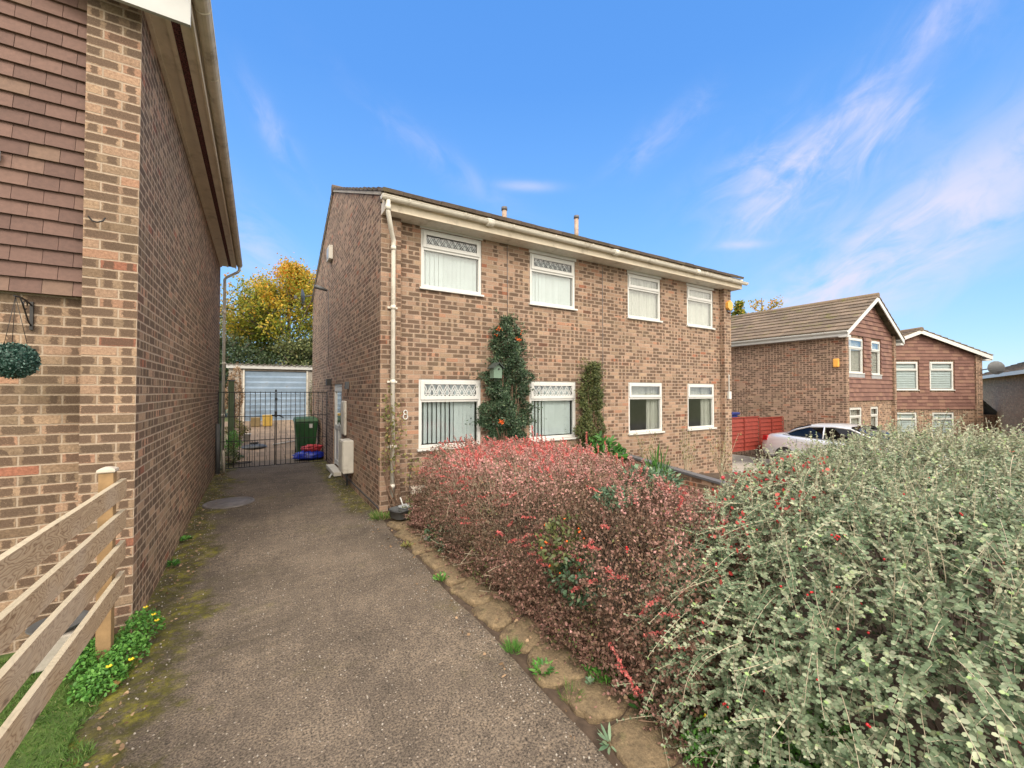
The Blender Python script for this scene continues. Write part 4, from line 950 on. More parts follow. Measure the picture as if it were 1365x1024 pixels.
hp = [(-.83+.05*sin(a*1.7), 13.85-.1+.02*cos(a*3), 1.4-a*.19) for a in np.linspace(0,6.4,22)]+[(-.6,13.7,.15),(-.45,13.6,.13),(-.3,13.7,.12),(-.4,13.9,.12)]
single(MB().tube(hp,.014,6),'garden_hose','hose','green garden hose hanging by the green posts','hose',loc=(-.8,13.75,.0))
pts = [(-.40+.28*cos(a),12.9+.12*sin(a),.06) for a in np.linspace(0,6.0,20)]; single(MB().tube(pts,.012,6),'wire_hoop','black_metal','thin black hoop lying on the ground behind the gate','hoop',loc=(-.4,12.9,.04))
wp = thing('white_pot','small white plant pot among the plants by the green posts','pot',(-.30,16.0,yz(16)))
MB().lathe([(.0,.0),(.09,0),(.12,.22),(.125,.22),(.125,.25),(.11,.25),(.1,.2),(.0,.2)],(-.30,16.0,yz(16)),16).build('pot','white',wp)

# ------------------------------------------------------------------ generic plants
def shrub(name, label, cat, loc, c, s, n, L, W, mat, group=None, rm=.5, rs=.25, twigs=40, hollow=.5, up=.2, oval=False, surf=None):
    t_ = thing(name, label, cat, loc, group=group)
    d = rdir(n); rad = rng.uniform(hollow,1,(n,1))**.5; lump_ = 1+.18*np.sin(d[:,:1]*5+c[0]*9)+.15*np.sin(d[:,1:2]*7+c[1])+.15*np.sin(d[:,2:]*6+2)
    P = np.array(c)+d*rad*np.array(s)*lump_; P[:,2] = np.maximum(P[:,2], loc[2]+.01)
    D = norm(d*.6+rdir(n)*.8+np.array([0,0,up])); 
    leaves('foliage', P, D, norm(d*.5+rdir(n)*.7+np.array([0,0,.6])), rng.uniform(.7,1.2,n)*L, rng.uniform(.7,1.2,n)*W, mat, np.clip(rng.normal(rm,rs,n),0,1), t_, oval=oval)
    if twigs:
        e = rdir(twigs,.5); tt = np.linspace(0,1,5)[None,:,None]; base = np.array(loc)[None,None,:]+rng.normal(size=(twigs,1,3))*np.array([.03,.03,0])
        tip = np.array(c)+e*np.array(s)*rng.uniform(.5,1.0,(twigs,1)); tip[:,2] = np.maximum(tip[:,2], loc[2]+.03)
        pl = base*(1-tt)+tip[:,None,:]*tt + np.sin(tt*pi)*rng.normal(size=(twigs,1,3))*.03
        stems('stem', pl, (L*.06)*(1.3-tt[...,0])+0*pl[...,0], 'twig', t_)
    return t_

# wall-trained firethorn: profile of half width by height
def climber(name, label, cx, yw, prof, n, mat, L, W, berries, seed, thick=.32):
    t_ = thing(name, label, 'climbing shrub', (cx, yw, 0))
    zs = np.array([p[0] for p in prof]); cs = np.array([p[1] for p in prof]); ws = np.array([p[2] for p in prof])
    z = rng.uniform(zs[0], zs[-1], n*2); w = np.interp(z, zs, ws); keep = rng.random(n*2) < (w/ws.max())**.7; z = z[keep][:n]; w = w[keep][:n]; n = len(z)
    u = rng.uniform(-1,1,n); cxz = np.interp(z, zs, cs)
    edge = 1+.22*np.sin(z*9+seed)+.15*np.sin(z*23+seed*2)
    sc_ = np.where(rng.random(n) < .06, rng.uniform(1,1.6,n), 1)
    x = cxz+u*w*edge*sc_
    dep = thick*np.sqrt(np.clip(1-(u*.9)**2,0,1))*(.75+.35*np.sin(z*5+u*4+seed)+.2*np.sin(z*13-u*9))
    y = yw-.03-dep*rng.uniform(.25,1.0,n)**.6
    P = np.stack([x,y,z],1); out = np.stack([u*.7, -np.ones(n), np.full(n,.35)],1)
    D = norm(out*.5+rdir(n)*.9); leaves('foliage', P, D, norm(out+rdir(n)*.8), rng.uniform(.7,1.25,n)*L, rng.uniform(.7,1.2,n)*W, mat, np.clip(rng.normal(.45,.27,n),0,1), t_)
    k = 34; tt = np.linspace(0,1,9); pl = np.zeros((k,9,3)); 
    for i in range(k):
        zt = rr(.3,1.03)*zs[-1]; uu = rr(-1,1); 
        for j, q in enumerate(tt):
            zz_ = max(.0, zt*q); wi = np.interp(zz_, zs, ws); pl[i,j] = (np.interp(zz_,zs,cs)+uu*wi*.8*q+.03*sin(q*9+i), yw-.06-.16*sin(q*3)*rr(.6,1), zz_)
    GA_ = stems_geo(pl, np.linspace(.010,.003,9)[None,:])
    # long outlying shoots
    k = 26; pl = np.zeros((k,6,3)); LP, LD = [], []
    for i in range(k):
        z0_ = rr(.6,1)*zs[-1]; sd_ = random.choice((-1,1)); w0 = np.interp(z0_,zs,ws); x0_ = np.interp(z0_,zs,cs)+sd_*w0*.8; a = rr(.1,1.2); ln_ = rr(.12,.30)
        for j in range(6):
            q = j/5; pl[i,j] = (x0_+sd_*cos(a)*ln_*q, yw-.10-.05*q, z0_+sin(a)*ln_*q-.05*q*q)
            for s2 in range(3): LP.append(pl[i,j]+rng.normal(size=3)*.008); LD.append(rng.normal(size=3))
    GB_ = stems_geo(pl, np.linspace(.004,.0015,6)[None,:]); np_obj('stem', np.concatenate([GA_[0],GB_[0]]), np.concatenate([GA_[1],GB_[1]+len(GA_[0])]), 'twig', np.full(len(GA_[1])+len(GB_[1]),.5), t_)
    LP = np.array(LP); LD = np.array(LD); m_ = len(LP); leaves('shoot_leaves', LP, LD, rdir(m_), rng.uniform(.7,1.2,m_)*L, rng.uniform(.7,1.2,m_)*W, mat, np.clip(rng.normal(.7,.2,m_),0,1), t_)
    if berries:
        C = []
        for (bx, bz, nn) in berries:
            uu = np.clip((bx-np.interp(bz,zs,cs))/np.interp(bz,zs,ws),-.95,.95); yy = yw-.03-thick*sqrt(1-uu*uu*.8)*.95-.05
            for _ in range(nn): C.append((bx+random.gauss(0,.028), yy+random.gauss(0,.02), bz+random.gauss(0,.022)))
        C = np.array(C); o = blobs('berries', C, rng.uniform(.007,.010,len(C)), 'orange_berry', t_)
        if len(C) > 100: o['kind'] = 'stuff'
    return t_
climber('firethorn', 'tall dark green firethorn trained up the wall between the two left windows, orange berries', 3.86, 6.64,
        [(0,3.9,.42),(.6,3.88,.46),(1.2,3.86,.48),(1.8,3.86,.47),(2.3,3.88,.40),(2.7,3.90,.30),(3.0,3.86,.22),(3.24,3.80,.09)], 26000, 'l_pyra', .048, .0115,
        [(3.62,3.0,14),(3.95,2.82,16),(3.60,1.38,24),(3.55,2.9,4),(4.06,2.98,6)], 1)
climber('wall_shrub', 'shorter olive green shrub on the wall between the second and third windows', 5.86, 6.64,
        [(0,5.95,.36),(.7,5.90,.34),(1.1,5.85,.30),(1.5,5.84,.27),(2.0,5.90,.24),(2.35,5.92,.20),(2.5,5.92,.08)], 16000, 'l_pyra2', .044, .0115, None, 4, .28)
# bird house on the firethorn
bh = thing('bird_house','small green wooden bird house in front of the firethorn','bird house',(3.50,6.28,2.15))
b1 = MB(); b1.box(3.42,3.58,6.22,6.36,2.13,2.30); b1.poly([(3.42,6.22,2.30),(3.58,6.22,2.30),(3.50,6.22,2.38)]); b1.build('box','birdhouse',bh)
b1 = MB(); b1.hexa([(3.39,6.17,2.29),(3.50,6.17,2.385),(3.50,6.40,2.385),(3.39,6.40,2.29),(3.39,6.17,2.305),(3.50,6.17,2.40),(3.50,6.40,2.40),(3.39,6.40,2.305)]); b1.hexa([(3.50,6.17,2.385),(3.61,6.17,2.29),(3.61,6.40,2.29),(3.50,6.40,2.385),(3.50,6.17,2.40),(3.61,6.17,2.305),(3.61,6.40,2.305),(3.50,6.40,2.40)]); b1.build('roof','birdroof',bh)
MB().tube([(3.515,6.205,2.285),(3.515,6.219,2.285)],.014,10).build('entrance_hole','black_metal',bh)

# vine on the drainpipe
vn = thing('climbing_vine','straggly yellow-green vine wound round the front drainpipe','vine',(1.85,6.5,0))
pl = np.zeros((13,24,3)); LP=[]; LD=[]
for i in range(13):
    ph = rr(0,6.28); zt = rr(1.1,1.9) if i < 10 else rr(.6,1.0); side = rr(-.13,.08) if i < 10 else rr(.25,.5)
    for j in range(24):
        q = j/23; pl[i,j] = (1.785+.06*sin(q*9+ph)+side*sin(q*2.6), 6.42+.05*cos(q*9+ph)+(.05 if side > .2 else 0), zt*q+.05)
        if q > .42:
            for s2 in range(2): LP.append(pl[i,j]+rng.normal(size=3)*np.array([.05,.03,.04])); LD.append(rng.normal(size=3)+np.array([0,-.6,-.3]))
stems('stem', pl, np.linspace(.007,.003,24)[None,:], 'twig', vn)
LP=np.array(LP); LD=np.array(LD); m_=len(LP); leaves('foliage', LP, LD, norm(rdir(m_)+np.array([-.2,-1,.5])), rng.uniform(.03,.055,m_), rng.uniform(.012,.02,m_), 'l_vine', np.clip(rng.normal(.5,.28,m_),0,1), vn, oval=True)

# ------------------------------------------------------------------ barberry hedge
def inpoly(x, y, poly):
    c_ = np.zeros(len(x), bool); j = len(poly)-1
    for i in range(len(poly)):
        xi, yi = poly[i]; xj, yj = poly[j]
        c_ ^= ((yi > y) != (yj > y)) & (x < (xj-xi)*(y-yi)/(yj-yi+1e-12)+xi); j = i
    return c_
def edgedist(x, y, poly):
    d = np.full(len(x), 1e9)
    for i in range(len(poly)):
        ax, ay = poly[i]; bx, by = poly[(i+1)%len(poly)]; vx, vy = bx-ax, by-ay
        tt = np.clip(((x-ax)*vx+(y-ay)*vy)/(vx*vx+vy*vy),0,1); d = np.minimum(d, np.hypot(x-ax-tt*vx, y-ay-tt*vy))
    return d
def wav0(x, y): return np.sin(x*2.1+y)*np.cos(y*1.7-x)+.5*np.sin(x*5+y*3)
def wav(x, y, k=1.0): return (np.sin(x*5.1*k+1.3)*np.cos(y*4.3*k+.7)+.6*np.sin(x*11*k+y*7*k)+.4*np.sin(x*19*k-y*23*k))/2
HP = [(1.93,5.75),(1.93,4.6),(2.0,3.4),(2.02,2.2),(2.05,1.3),(3.0,1.3),(3.5,2.4),(3.95,3.6),(4.0,5.2),(3.3,5.9),(2.4,5.95)]
def hh(x, y):
    d = edgedist(x, y, HP); base = 1.14+.07*wav(x,y)-.12*np.clip((3.2-y)/2,0,1)
    return base*np.clip(1-(1-np.clip(d/.42,0,1))**2.4*.85, 0.1, 1)
def sample_hedge(n, shell=.35):
    out = []; tot = 0
    while tot < n:
        m_ = n*3; x = rng.uniform(1.75,4.1,m_); y = rng.uniform(1.2,6.0,m_); k = inpoly(x,y,HP); x, y = x[k], y[k]
        h = hh(x,y); d = edgedist(x,y,HP)
        z = h*rng.random(len(x))
        near = np.minimum(h-z, d*1.0)    # depth below the skin
        k = (rng.random(len(x)) < np.exp(-np.maximum(near,0)/.13)); P = np.stack([x[k],y[k],z[k]],1)
        out.append(P); tot += len(P)
    return np.concatenate(out)[:n]
HD = thing('barberry_hedge','clipped purple-brown barberry hedge with crimson shoot tips along the drive','hedge',(2.4,3.8,0))
P = sample_hedge(95000); n = len(P)
bulge = .10*wav(P[:,1]*1.3, P[:,2]*2.2)
P[:,0] -= np.where(P[:,0] < 2.5, .09+.12*np.clip(P[:,2]*1.6,0,1)+bulge*np.clip(P[:,2]*2+.2,0,1), 0)
P[:,2] = np.maximum(P[:,2]+rng.normal(size=n)*.02, .05)
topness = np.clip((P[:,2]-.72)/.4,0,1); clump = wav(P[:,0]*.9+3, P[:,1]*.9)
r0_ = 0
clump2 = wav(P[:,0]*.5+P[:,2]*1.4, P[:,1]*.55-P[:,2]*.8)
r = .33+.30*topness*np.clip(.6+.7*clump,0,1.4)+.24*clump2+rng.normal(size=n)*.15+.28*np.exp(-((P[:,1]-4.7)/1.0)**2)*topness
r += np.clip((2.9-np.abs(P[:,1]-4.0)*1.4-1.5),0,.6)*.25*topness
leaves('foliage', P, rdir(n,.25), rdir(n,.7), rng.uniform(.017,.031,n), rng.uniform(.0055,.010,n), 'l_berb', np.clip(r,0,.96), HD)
P2 = sample_hedge(26000); n = len(P2); P2[:,0] -= np.where(P2[:,0]<2.5,.07+.10*np.clip(P2[:,2],0,1),0); k = wav(P2[:,0]*.7+8, P2[:,1]*.8+2)+.5*(P2[:,2]<.6) > .15; P2 = P2[k]; n = len(P2)
leaves('brown_leaves', P2, rdir(n), rdir(n,.5), rng.uniform(.013,.024,n), rng.uniform(.004,.007,n), 'l_dead', rng.random(n), HD)
# green leaves showing through
P3 = sample_hedge(16000); k = wav(P3[:,0]*1.1+1, P3[:,1]*1.2+5) > .12; P3 = P3[k]; n = len(P3); P3[:,0] -= np.where(P3[:,0]<2.5,.16,0); P3[:,2] += .02
leaves('green_leaves', P3, rdir(n), rdir(n,.5), rng.uniform(.014,.026,n), rng.uniform(.005,.009,n), 'l_pyra2', rng.random(n), HD)
# twigs
B = sample_hedge(7500); n = len(B); B[:,0] -= np.where(B[:,0]<2.5,.12*np.clip(B[:,2],0,1),0)
root = B*np.array([.75,.9,0])+np.array([.75,.37,0]); root[:,0] = np.clip(root[:,0],2.1,3.6); dirr = norm(B-root+rng.normal(size=(n,3))*.25); ln = rng.uniform(.10,.34,n)
tt = np.linspace(-1,.12,5)[None,:,None]; pl = B[:,None,:]+dirr[:,None,:]*tt*ln[:,None,None]+rng.normal(size=(n,5,3))*.007
pl[:,:,2] = np.maximum(pl[:,:,2], .03)
GT_ = stems_geo(pl, np.linspace(.0030,.0011,5)[None,:])
sel = B[:,1] > 3.2; stems('dry_twigs', pl[sel]+np.array([-.05,0,.01]), np.linspace(.0026,.0011,5)[None,:], 'twig_pale', HD)
# woody legs at the base
k = 160; bx = rng.uniform(2.05,3.3,k); by = rng.uniform(1.5,5.6,k); tt = np.linspace(0,1,6); pl = np.zeros((k,6,3))
for j, q in enumerate(tt): pl[:,j,0] = bx+q*rng.normal(size=k)*.10; pl[:,j,1] = by+q*rng.normal(size=k)*.10; pl[:,j,2] = .03+q*.7
stems('woody_stems', pl, np.linspace(.009,.004,6)[None,:], 'bark', HD)
# crimson tip shoots
LP, LD, LN, LR, SP = [], [], [], [], []
def tipshoot(p, d, ln_, dens=1.0, jag=.4):
    p = np.array(p, float); d = np.array(d, float); d /= np.linalg.norm(d); m_ = int(ln_/.006*dens); path = []
    for i in range(m_):
        q = i/m_; pos = p+d*ln_*q+np.array([0,0,-.12*ln_*q*q]); path.append(pos)
        for s2 in range(2):
            dd = rng.normal(size=3); dd /= np.linalg.norm(dd); LP.append(pos); LD.append(dd+d*.5); LN.append(rng.normal(size=3)+np.array([0,0,.5])); LR.append(min(1,max(0,rng.normal(.5,.25))))
    ii = np.linspace(0, m_-1, 6).astype(int); SP.append([path[i] for i in ii])
cand = sample_hedge(5000); cand = cand[cand[:,2] > .5]
cnt = 0
for c_ in cand:
    x, y, z = c_; h = float(hh(np.array([x]), np.array([y]))[0])
    if z < h-.07 and x > 2.3: continue
    dens_ = math.exp(-((y-4.7)/.8)**2)*1.2 if z > .8 else .16
    if random.random() > dens_*.75+.08: continue
    d = (rr(-.7,.1)-(.6 if x < 2.2 else 0), rr(-.9,.5), rr(.3,1.0)) if z > .95 else (-1, rr(-.8,.8), rr(-.2,.5))
    xx = x-(.12 if x < 2.5 else 0); tipshoot((xx,y,z), d, rr(.05,.15)); cnt += 1
    if cnt > 420: break
for (x,y,z,h_) in ((3.35,4.9,1.05,.42),(3.45,4.75,1.05,.30),(4.05,4.6,1.02,.34),(3.9,4.9,1.0,.25),(3.2,5.1,1.05,.22),(4.3,4.4,.95,.28),(3.3,4.8,1.05,.30),(3.65,5.0,1.02,.26),(2.9,5.0,1.05,.2)): tipshoot((x,y,z),(rr(-.35,.25),rr(-.2,.2),1),h_,.9)
tipshoot((1.98,3.4,.55),(-.6,-.5,.5),.22); tipshoot((1.9,1.95,.32),(-.2,-1,-.35),.30); tipshoot((1.86,1.85,.25),(.2,-1,-.3),.2)
KEEP_ = (LP, LD, LN, LR); LP, LD, LN, LR = [], [], [], []
c3 = sample_hedge(1800); k3 = 0
for c_ in c3:
    x, y, z = c_; h = float(hh(np.array([x]), np.array([y]))[0])
    top_ = z > h-.06 and z > .7
    if not top_ and x > 2.25: continue
    if top_: tipshoot((x, y, z), (rr(-.45,.3), rr(-.4,.4), 1), rr(.07,.20), .8)
    else: tipshoot((x-.14, y, z), (-1, rr(-.8,.8), rr(.0,.9)), rr(.06,.15), .8)
    k3 += 1
    if k3 > 620: break
A_ = np.array(LP); n = len(A_); leaves('leafy_shoots', A_, np.array(LD), np.array(LN), rng.uniform(.016,.028,n), rng.uniform(.005,.009,n), 'l_berb', np.clip(rng.normal(.36,.2,n)+.32*np.clip((A_[:,2]-.55)/.5,0,1)+.15*wav(A_[:,0]*.8, A_[:,1]*.8),0,1), HD)
LP, LD, LN, LR = KEEP_
LP=np.array(LP); n=len(LP); leaves('crimson_tips', LP, np.array(LD), np.array(LN), rng.uniform(.014,.024,n), rng.uniform(.005,.008,n), 'l_berbtip', np.array(LR), HD)
GS_ = stems_geo(np.array(SP), np.linspace(.002,.001,6)[None,:]); np_obj('twigs', np.concatenate([GT_[0],GS_[0]]), np.concatenate([GT_[1],GS_[1]+len(GT_[0])]), 'twig', np.full(len(GT_[1])+len(GS_[1]),.5), HD)

# glossy green / blue green clumps in and behind the hedge
def clump(name, label, c, s, n, L, W, mat, berries=0, **kw):
    o = shrub(name, label, 'shrub', (c[0],c[1],max(0.02,c[2]-s[2]*1.2)), c, s, n, L, W, mat, twigs=12, oval=True, **kw)
    if berries:
        d = rdir(berries); C = np.array(c)+d*np.array(s)*1.02; C = C[(C[:,0]<c[0]+.05)|(C[:,2]>c[2])]
        for q_ in C: MB().ball(tuple(q_), .008, 8, 6).build('berry', 'orange_berry', o)
    return o
clump('evergreen_shrub','glossy green leaves with orange berries poking through the hedge face',(2.0,2.55,.72),(.14,.22,.20),520,.042,.011,'l_pyra2',22)
clump('evergreen_shrub','darker green clump low in the hedge face just below the orange berries',(1.97,2.35,.52),(.12,.20,.16),420,.042,.012,'l_pyra')
clump('spurge_plant','blue-green leafy tuft rising from the top of the hedge near the grey bush',(3.2,2.75,1.03),(.30,.26,.13),900,.055,.011,'l_glauc')
clump('spurge_plant','small blue-green tuft on the hedge top left of the larger tuft',(2.55,2.55,1.02),(.16,.14,.07),320,.05,.010,'l_glauc')
clump('spurge_plant','blue-green plant at the foot of the hedge near the drive, midway along',(1.93,4.75,.16),(.12,.38,.15),900,.045,.011,'l_glauc')
clump('broad_leaf_plant','broad-leaved green plant at the foot of the shorter wall shrub',(5.9,6.15,.62),(.42,.25,.28),420,.16,.032,'l_green',rm=.25,rs=.2)
clump('weedy_shrub','loose green weeds between the plastic tray and the hedge end',(2.0,5.95,.18),(.16,.25,.2),650,.04,.008,'l_pyra2',rm=.75)

# ------------------------------------------------------------------ grey-green cotoneaster
CT = thing('cotoneaster_bush','large sprawling grey-green cotoneaster bush with arching stems, right foreground','bush',(4.3,.9,0))
CX, CY, RX, RY = 4.45, .75, 2.62, 1.75
def ch(x, y):
    r4 = (np.abs((x-CX)/RX)**2.6+np.abs((y-CY)/RY)**2.6)
    return np.where(r4 < 1, (1.28+.06*wav(x,y,.7)+.085*np.clip(x-2.5,0,3))*np.clip(1-r4**1.6,0,1)**.42, 0)
def csample(n, lo=0.0):
    out=[]; tot=0
    while tot < n:
        m_ = n*4; x = rng.uniform(CX-RX,CX+RX,m_); y = rng.uniform(CY-RY,CY+RY,m_); h = ch(x,y); z = rng.random(m_)*1.5
        # favour the part of the bush nearest the camera
        w = np.exp(-np.hypot(x-1.8,y-1.0)/2.6)*1.5+.12
        e = np.abs(ch(x-.05,y)-h)+np.abs(ch(x,y-.05)-h)
        dep = (h-z)/np.sqrt(1+(e/.05)**2)
        k = (h>0)&(z<h)&(z>lo)&(rng.random(m_) < np.exp(-np.maximum(dep,0)/.11))&(rng.random(m_)<w)
        out.append(np.stack([x[k],y[k],z[k]],1)); tot += k.sum()
    return np.concatenate(out)[:n]
S = csample(10500, .05); n = len(S)
outd = np.stack([(S[:,0]-CX)/RX**2, (S[:,1]-CY)/RY**2, np.full(n,.10)],1); outd = norm(outd)
frontish = np.clip((3.2-S[:,0])/1.2,0,1)[:,None]
d0 = norm(outd*(.6+.3*frontish)+rng.normal(size=(n,3))*.62+np.array([-.35,-.15,.0])*frontish+np.array([0,0,.30]))
up_ = (rng.random(n) < .22) & (S[:,2] > .85); d0[up_] = norm(rng.normal(size=(up_.sum(),3))*.35+np.array([-.1,0,1.0]))
ln = rng.uniform(.10,.24,n); ln[up_] *= 1.15; lg_ = (rng.random(n) < .075)&~up_; ln[lg_] = rng.uniform(.26,.50,lg_.sum()); d0[lg_] = norm(outd[lg_]*.5+np.array([-.9,-.5,.05])+rng.normal(size=(lg_.sum(),3))*.35); m_ = 13; s_ = np.linspace(0,1,m_)
grav = np.where(up_, .05, .25); S[lg_] += outd[lg_]*.05+np.array([0,0,.03])
cur = rng.normal(size=(n,3))*.12
pl = S[:,None,:]+d0[:,None,:]*(s_[None,:,None]*ln[:,None,None])+cur[:,None,:]*(s_**2)[None,:,None]*ln[:,None,None]
pl[:,:,2] -= (grav*ln)[:,None]*(s_**2)[None,:]; pl -= d0[:,None,:]*(ln*.35)[:,None,None]
pl[:,:,2] = np.maximum(pl[:,:,2], .04)
STEM_A = stems_geo(pl[:, ::2], np.linspace(.0019,.0009,7)[None,:]*(1+.55*lg_[:,None]))
T = norm(np.gradient(pl, axis=1))
LPs, LDs, LNs, LLs = [], [], [], []
upv = np.array([0,0,1.0])
for j in range(1, m_):
    for sg in (-1, 1):
        base = pl[:,j]; tdir = T[:,j]; side = norm(np.cross(tdir, upv+rng.normal(size=(n,3))*.15))*sg
        dd = norm(side*.9+tdir*.55+rng.normal(size=(n,3))*.28+upv*.12)
        nn_ = norm(upv*.75+outd*.85+np.array([-.25,-.1,0])+rng.normal(size=(n,3))*.40)
        nn_[up_] = norm(tdir[up_]*.8+rng.normal(size=(up_.sum(),3))*.4)
        LPs.append(base); LDs.append(dd); LNs.append(nn_); LLs.append(rng.uniform(.018,.0265,n)*rng.uniform(.75,1.15,n)*(1-.35*(j/m_)**3))
P = np.concatenate(LPs); D = np.concatenate(LDs); N_ = np.concatenate(LNs); L_ = np.concatenate(LLs)
stemr = np.tile(np.clip(rng.normal(.47,.19,n),0,.9), (m_-1)*2); far = np.clip((P[:,0]-2.6)/2.5,0,1)
kk = rng.random(len(P)) < (1-.12*rng.random(len(P)))
r = np.clip(stemr+rng.normal(size=len(P))*.14+far*.22+np.repeat(0,1), 0, .95); r[-2*n:] = np.clip(r[-2*n:]+.25,0,1); 
P, D, N_, L_, r = P[kk], D[kk], N_[kk], L_[kk], r[kk]
leaves('foliage', P, D, N_, L_, L_*.36, 'l_coto', r, CT, oval=True, fold=.22)
# inner leaves, shade of the gaps painted in as dark colour; branches
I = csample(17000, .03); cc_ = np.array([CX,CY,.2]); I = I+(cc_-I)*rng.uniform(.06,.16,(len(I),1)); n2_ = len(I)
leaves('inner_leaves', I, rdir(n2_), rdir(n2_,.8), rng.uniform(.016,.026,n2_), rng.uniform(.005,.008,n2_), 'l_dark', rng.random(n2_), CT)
k = 200; tip = csample(k, .2); rt = tip*0; rt[:,0] = CX+(tip[:,0]-CX)*.55; rt[:,1] = CY+(tip[:,1]-CY)*.5; tt = np.linspace(0,1,9)[None,:,None]
pl2 = rt[:,None,:]*(1-tt)+tip[:,None,:]*tt; pl2[:,:,2] = tip[:,2:3]*np.sin(tt[...,0]*pi*.5)**.7+.02; pl2 += rng.normal(size=pl2.shape)*.01
stems('branches', pl2, np.linspace(.0045,.0018,9)[None,:], 'bark', CT)
# long wands waving above
k = 330; bx = rng.uniform(2.2,6.6,k); by = rng.uniform(.3,2.1,k); bz = ch(bx,by); ok = bz>.9; bx,by,bz = bx[ok],by[ok],bz[ok]; k=len(bx)
q = np.linspace(0,1,12); lean = rng.normal(size=(k,2))*.35; hgt = rng.uniform(.05,.22,k)
pw = np.stack([bx[:,None]+lean[:,:1]*hgt[:,None]*q**1.5, by[:,None]+lean[:,1:]*hgt[:,None]*q**1.5, bz[:,None]-.12+(hgt+.12)[:,None]*q],2)
STEM_B = stems_geo(pw, np.linspace(.0022,.001,12)[None,:])
np_obj('stems', np.concatenate([STEM_A[0], STEM_B[0]]), np.concatenate([STEM_A[1], STEM_B[1]+len(STEM_A[0])]), 'twig_pale', np.full(len(STEM_A[1])+len(STEM_B[1]), .5), CT)
WP = np.repeat(pw[:,3:].reshape(-1,3),2,0); nw = len(WP)
leaves('wand_leaves', WP, norm(rdir(nw)+np.array([0,0,.5])), rdir(nw), rng.uniform(.014,.022,nw), rng.uniform(.0045,.007,nw), 'l_coto', np.clip(rng.normal(.8,.1,nw),0,1), CT, oval=True)
# berries
C = []
bc = csample(2000,.3)
bc = bc[np.hypot(bc[:,0],bc[:,1])<5][:120]
for c_ in bc:
    for _ in range(random.randint(1,3)): C.append(c_*np.array([.985,.985,1.0])+rng.normal(size=3)*.008)
for c0_, k_ in (((2.55,.98,1.16),9),((2.0,1.9,.9),6)):
    for _ in range(k_): C.append(np.array(c0_)+rng.normal(size=3)*.011)
C = np.array(C); o = blobs('berries', C, rng.uniform(.0045,.0065,len(C)), 'berry', CT); o['kind'] = 'stuff'
# red leaves woven in at the top left
RS = thing('red_leaf_shrub','dark red autumn leaves showing through the grey bush where it meets the hedge','shrub',(2.7,2.1,0))
q = csample(9000,.6); k = (np.hypot((q[:,0]-2.9)/.85,(q[:,1]-1.75)/.55)<1); q = q[k]; q = q[wav(q[:,0]*2.2,q[:,1]*2.2)>.1][:900]; q[:,2]+=.07; n=len(q)
leaves('foliage', q, rdir(n,.4), rdir(n,.5), rng.uniform(.022,.034,n), rng.uniform(.008,.012,n), 'l_red', rng.random(n), RS, oval=True)
q2 = q[:60]; rt = np.stack([np.full(60,2.7),np.full(60,2.0),np.zeros(60)],1)+rng.normal(size=(60,3))*.05; rt[:,2]=.03; tt=np.linspace(0,1,6)[None,:,None]; stems('stem', rt[:,None]*(1-tt)+q2[:,None]*tt, .002+0*np.zeros((60,6)), 'twig', RS)
# rose hips on stalks
RH = thing('rose_bush','bare rose stems with three round crimson hips rising behind the grey bush','rose bush',(4.0,2.6,0))
pl=[]; hips=[]
for (px_,py_,pz_) in ((3.28,2.05,1.19),(3.55,2.10,1.19),(3.85,1.95,1.27)):
    pl.append([(px_+.35*(1-q_)**1.5,py_+.35*(1-q_),pz_*q_+.02) for q_ in np.linspace(0,1,8)]); hips.append((px_,py_,pz_))
stems('stem', np.array(pl), np.linspace(.004,.002,8)[None,:], 'twig_pale', RH)
for h_ in hips: MB().ball(h_, .016, 12, 8).build('rose_hip','red_cloth',RH)

# bare rose stems against the neighbour's wall
for k_, (x, y, zt, lab) in enumerate(((7.0,6.0,1.15,'bare rose bush left of the third ground window sill'),(8.2,6.0,1.15,'thorny bare bush standing under the gap between the right-hand windows'),(9.2,5.8,1.05,'bare twiggy rose bush under the far right ground window'))):
    o = thing('bare_rose', lab, 'rose bush', (x,y,gz(x,y)), group='bare roses by the neighbour wall')
    pl=[]; LP=[]; LD=[]
    for i in range(14):
        ax, ay = rr(-.5,.5), rr(-.2,.2); h_ = rr(.55,1)*zt; p_=[(x+ax*q_**1.3+.02*sin(q_*7+i), y+ay*q_, gz(x,y)+(h_-gz(x,y))*q_) for q_ in np.linspace(0,1,8)]; pl.append(p_)
        for j in (4,5,6,7):
            if random.random()<.8:
                for s2 in range(4): LP.append(np.array(p_[j])+rng.normal(size=3)*.02); LD.append(rng.normal(size=3))
    stems('stem', np.array(pl), np.linspace(.008,.003,8)[None,:], 'twig_pale', o)
    LP=np.array(LP); n=len(LP); leaves('foliage', LP, np.array(LD), rdir(n), rng.uniform(.03,.05,n), rng.uniform(.008,.014,n), 'l_vine', rng.random(n), o)

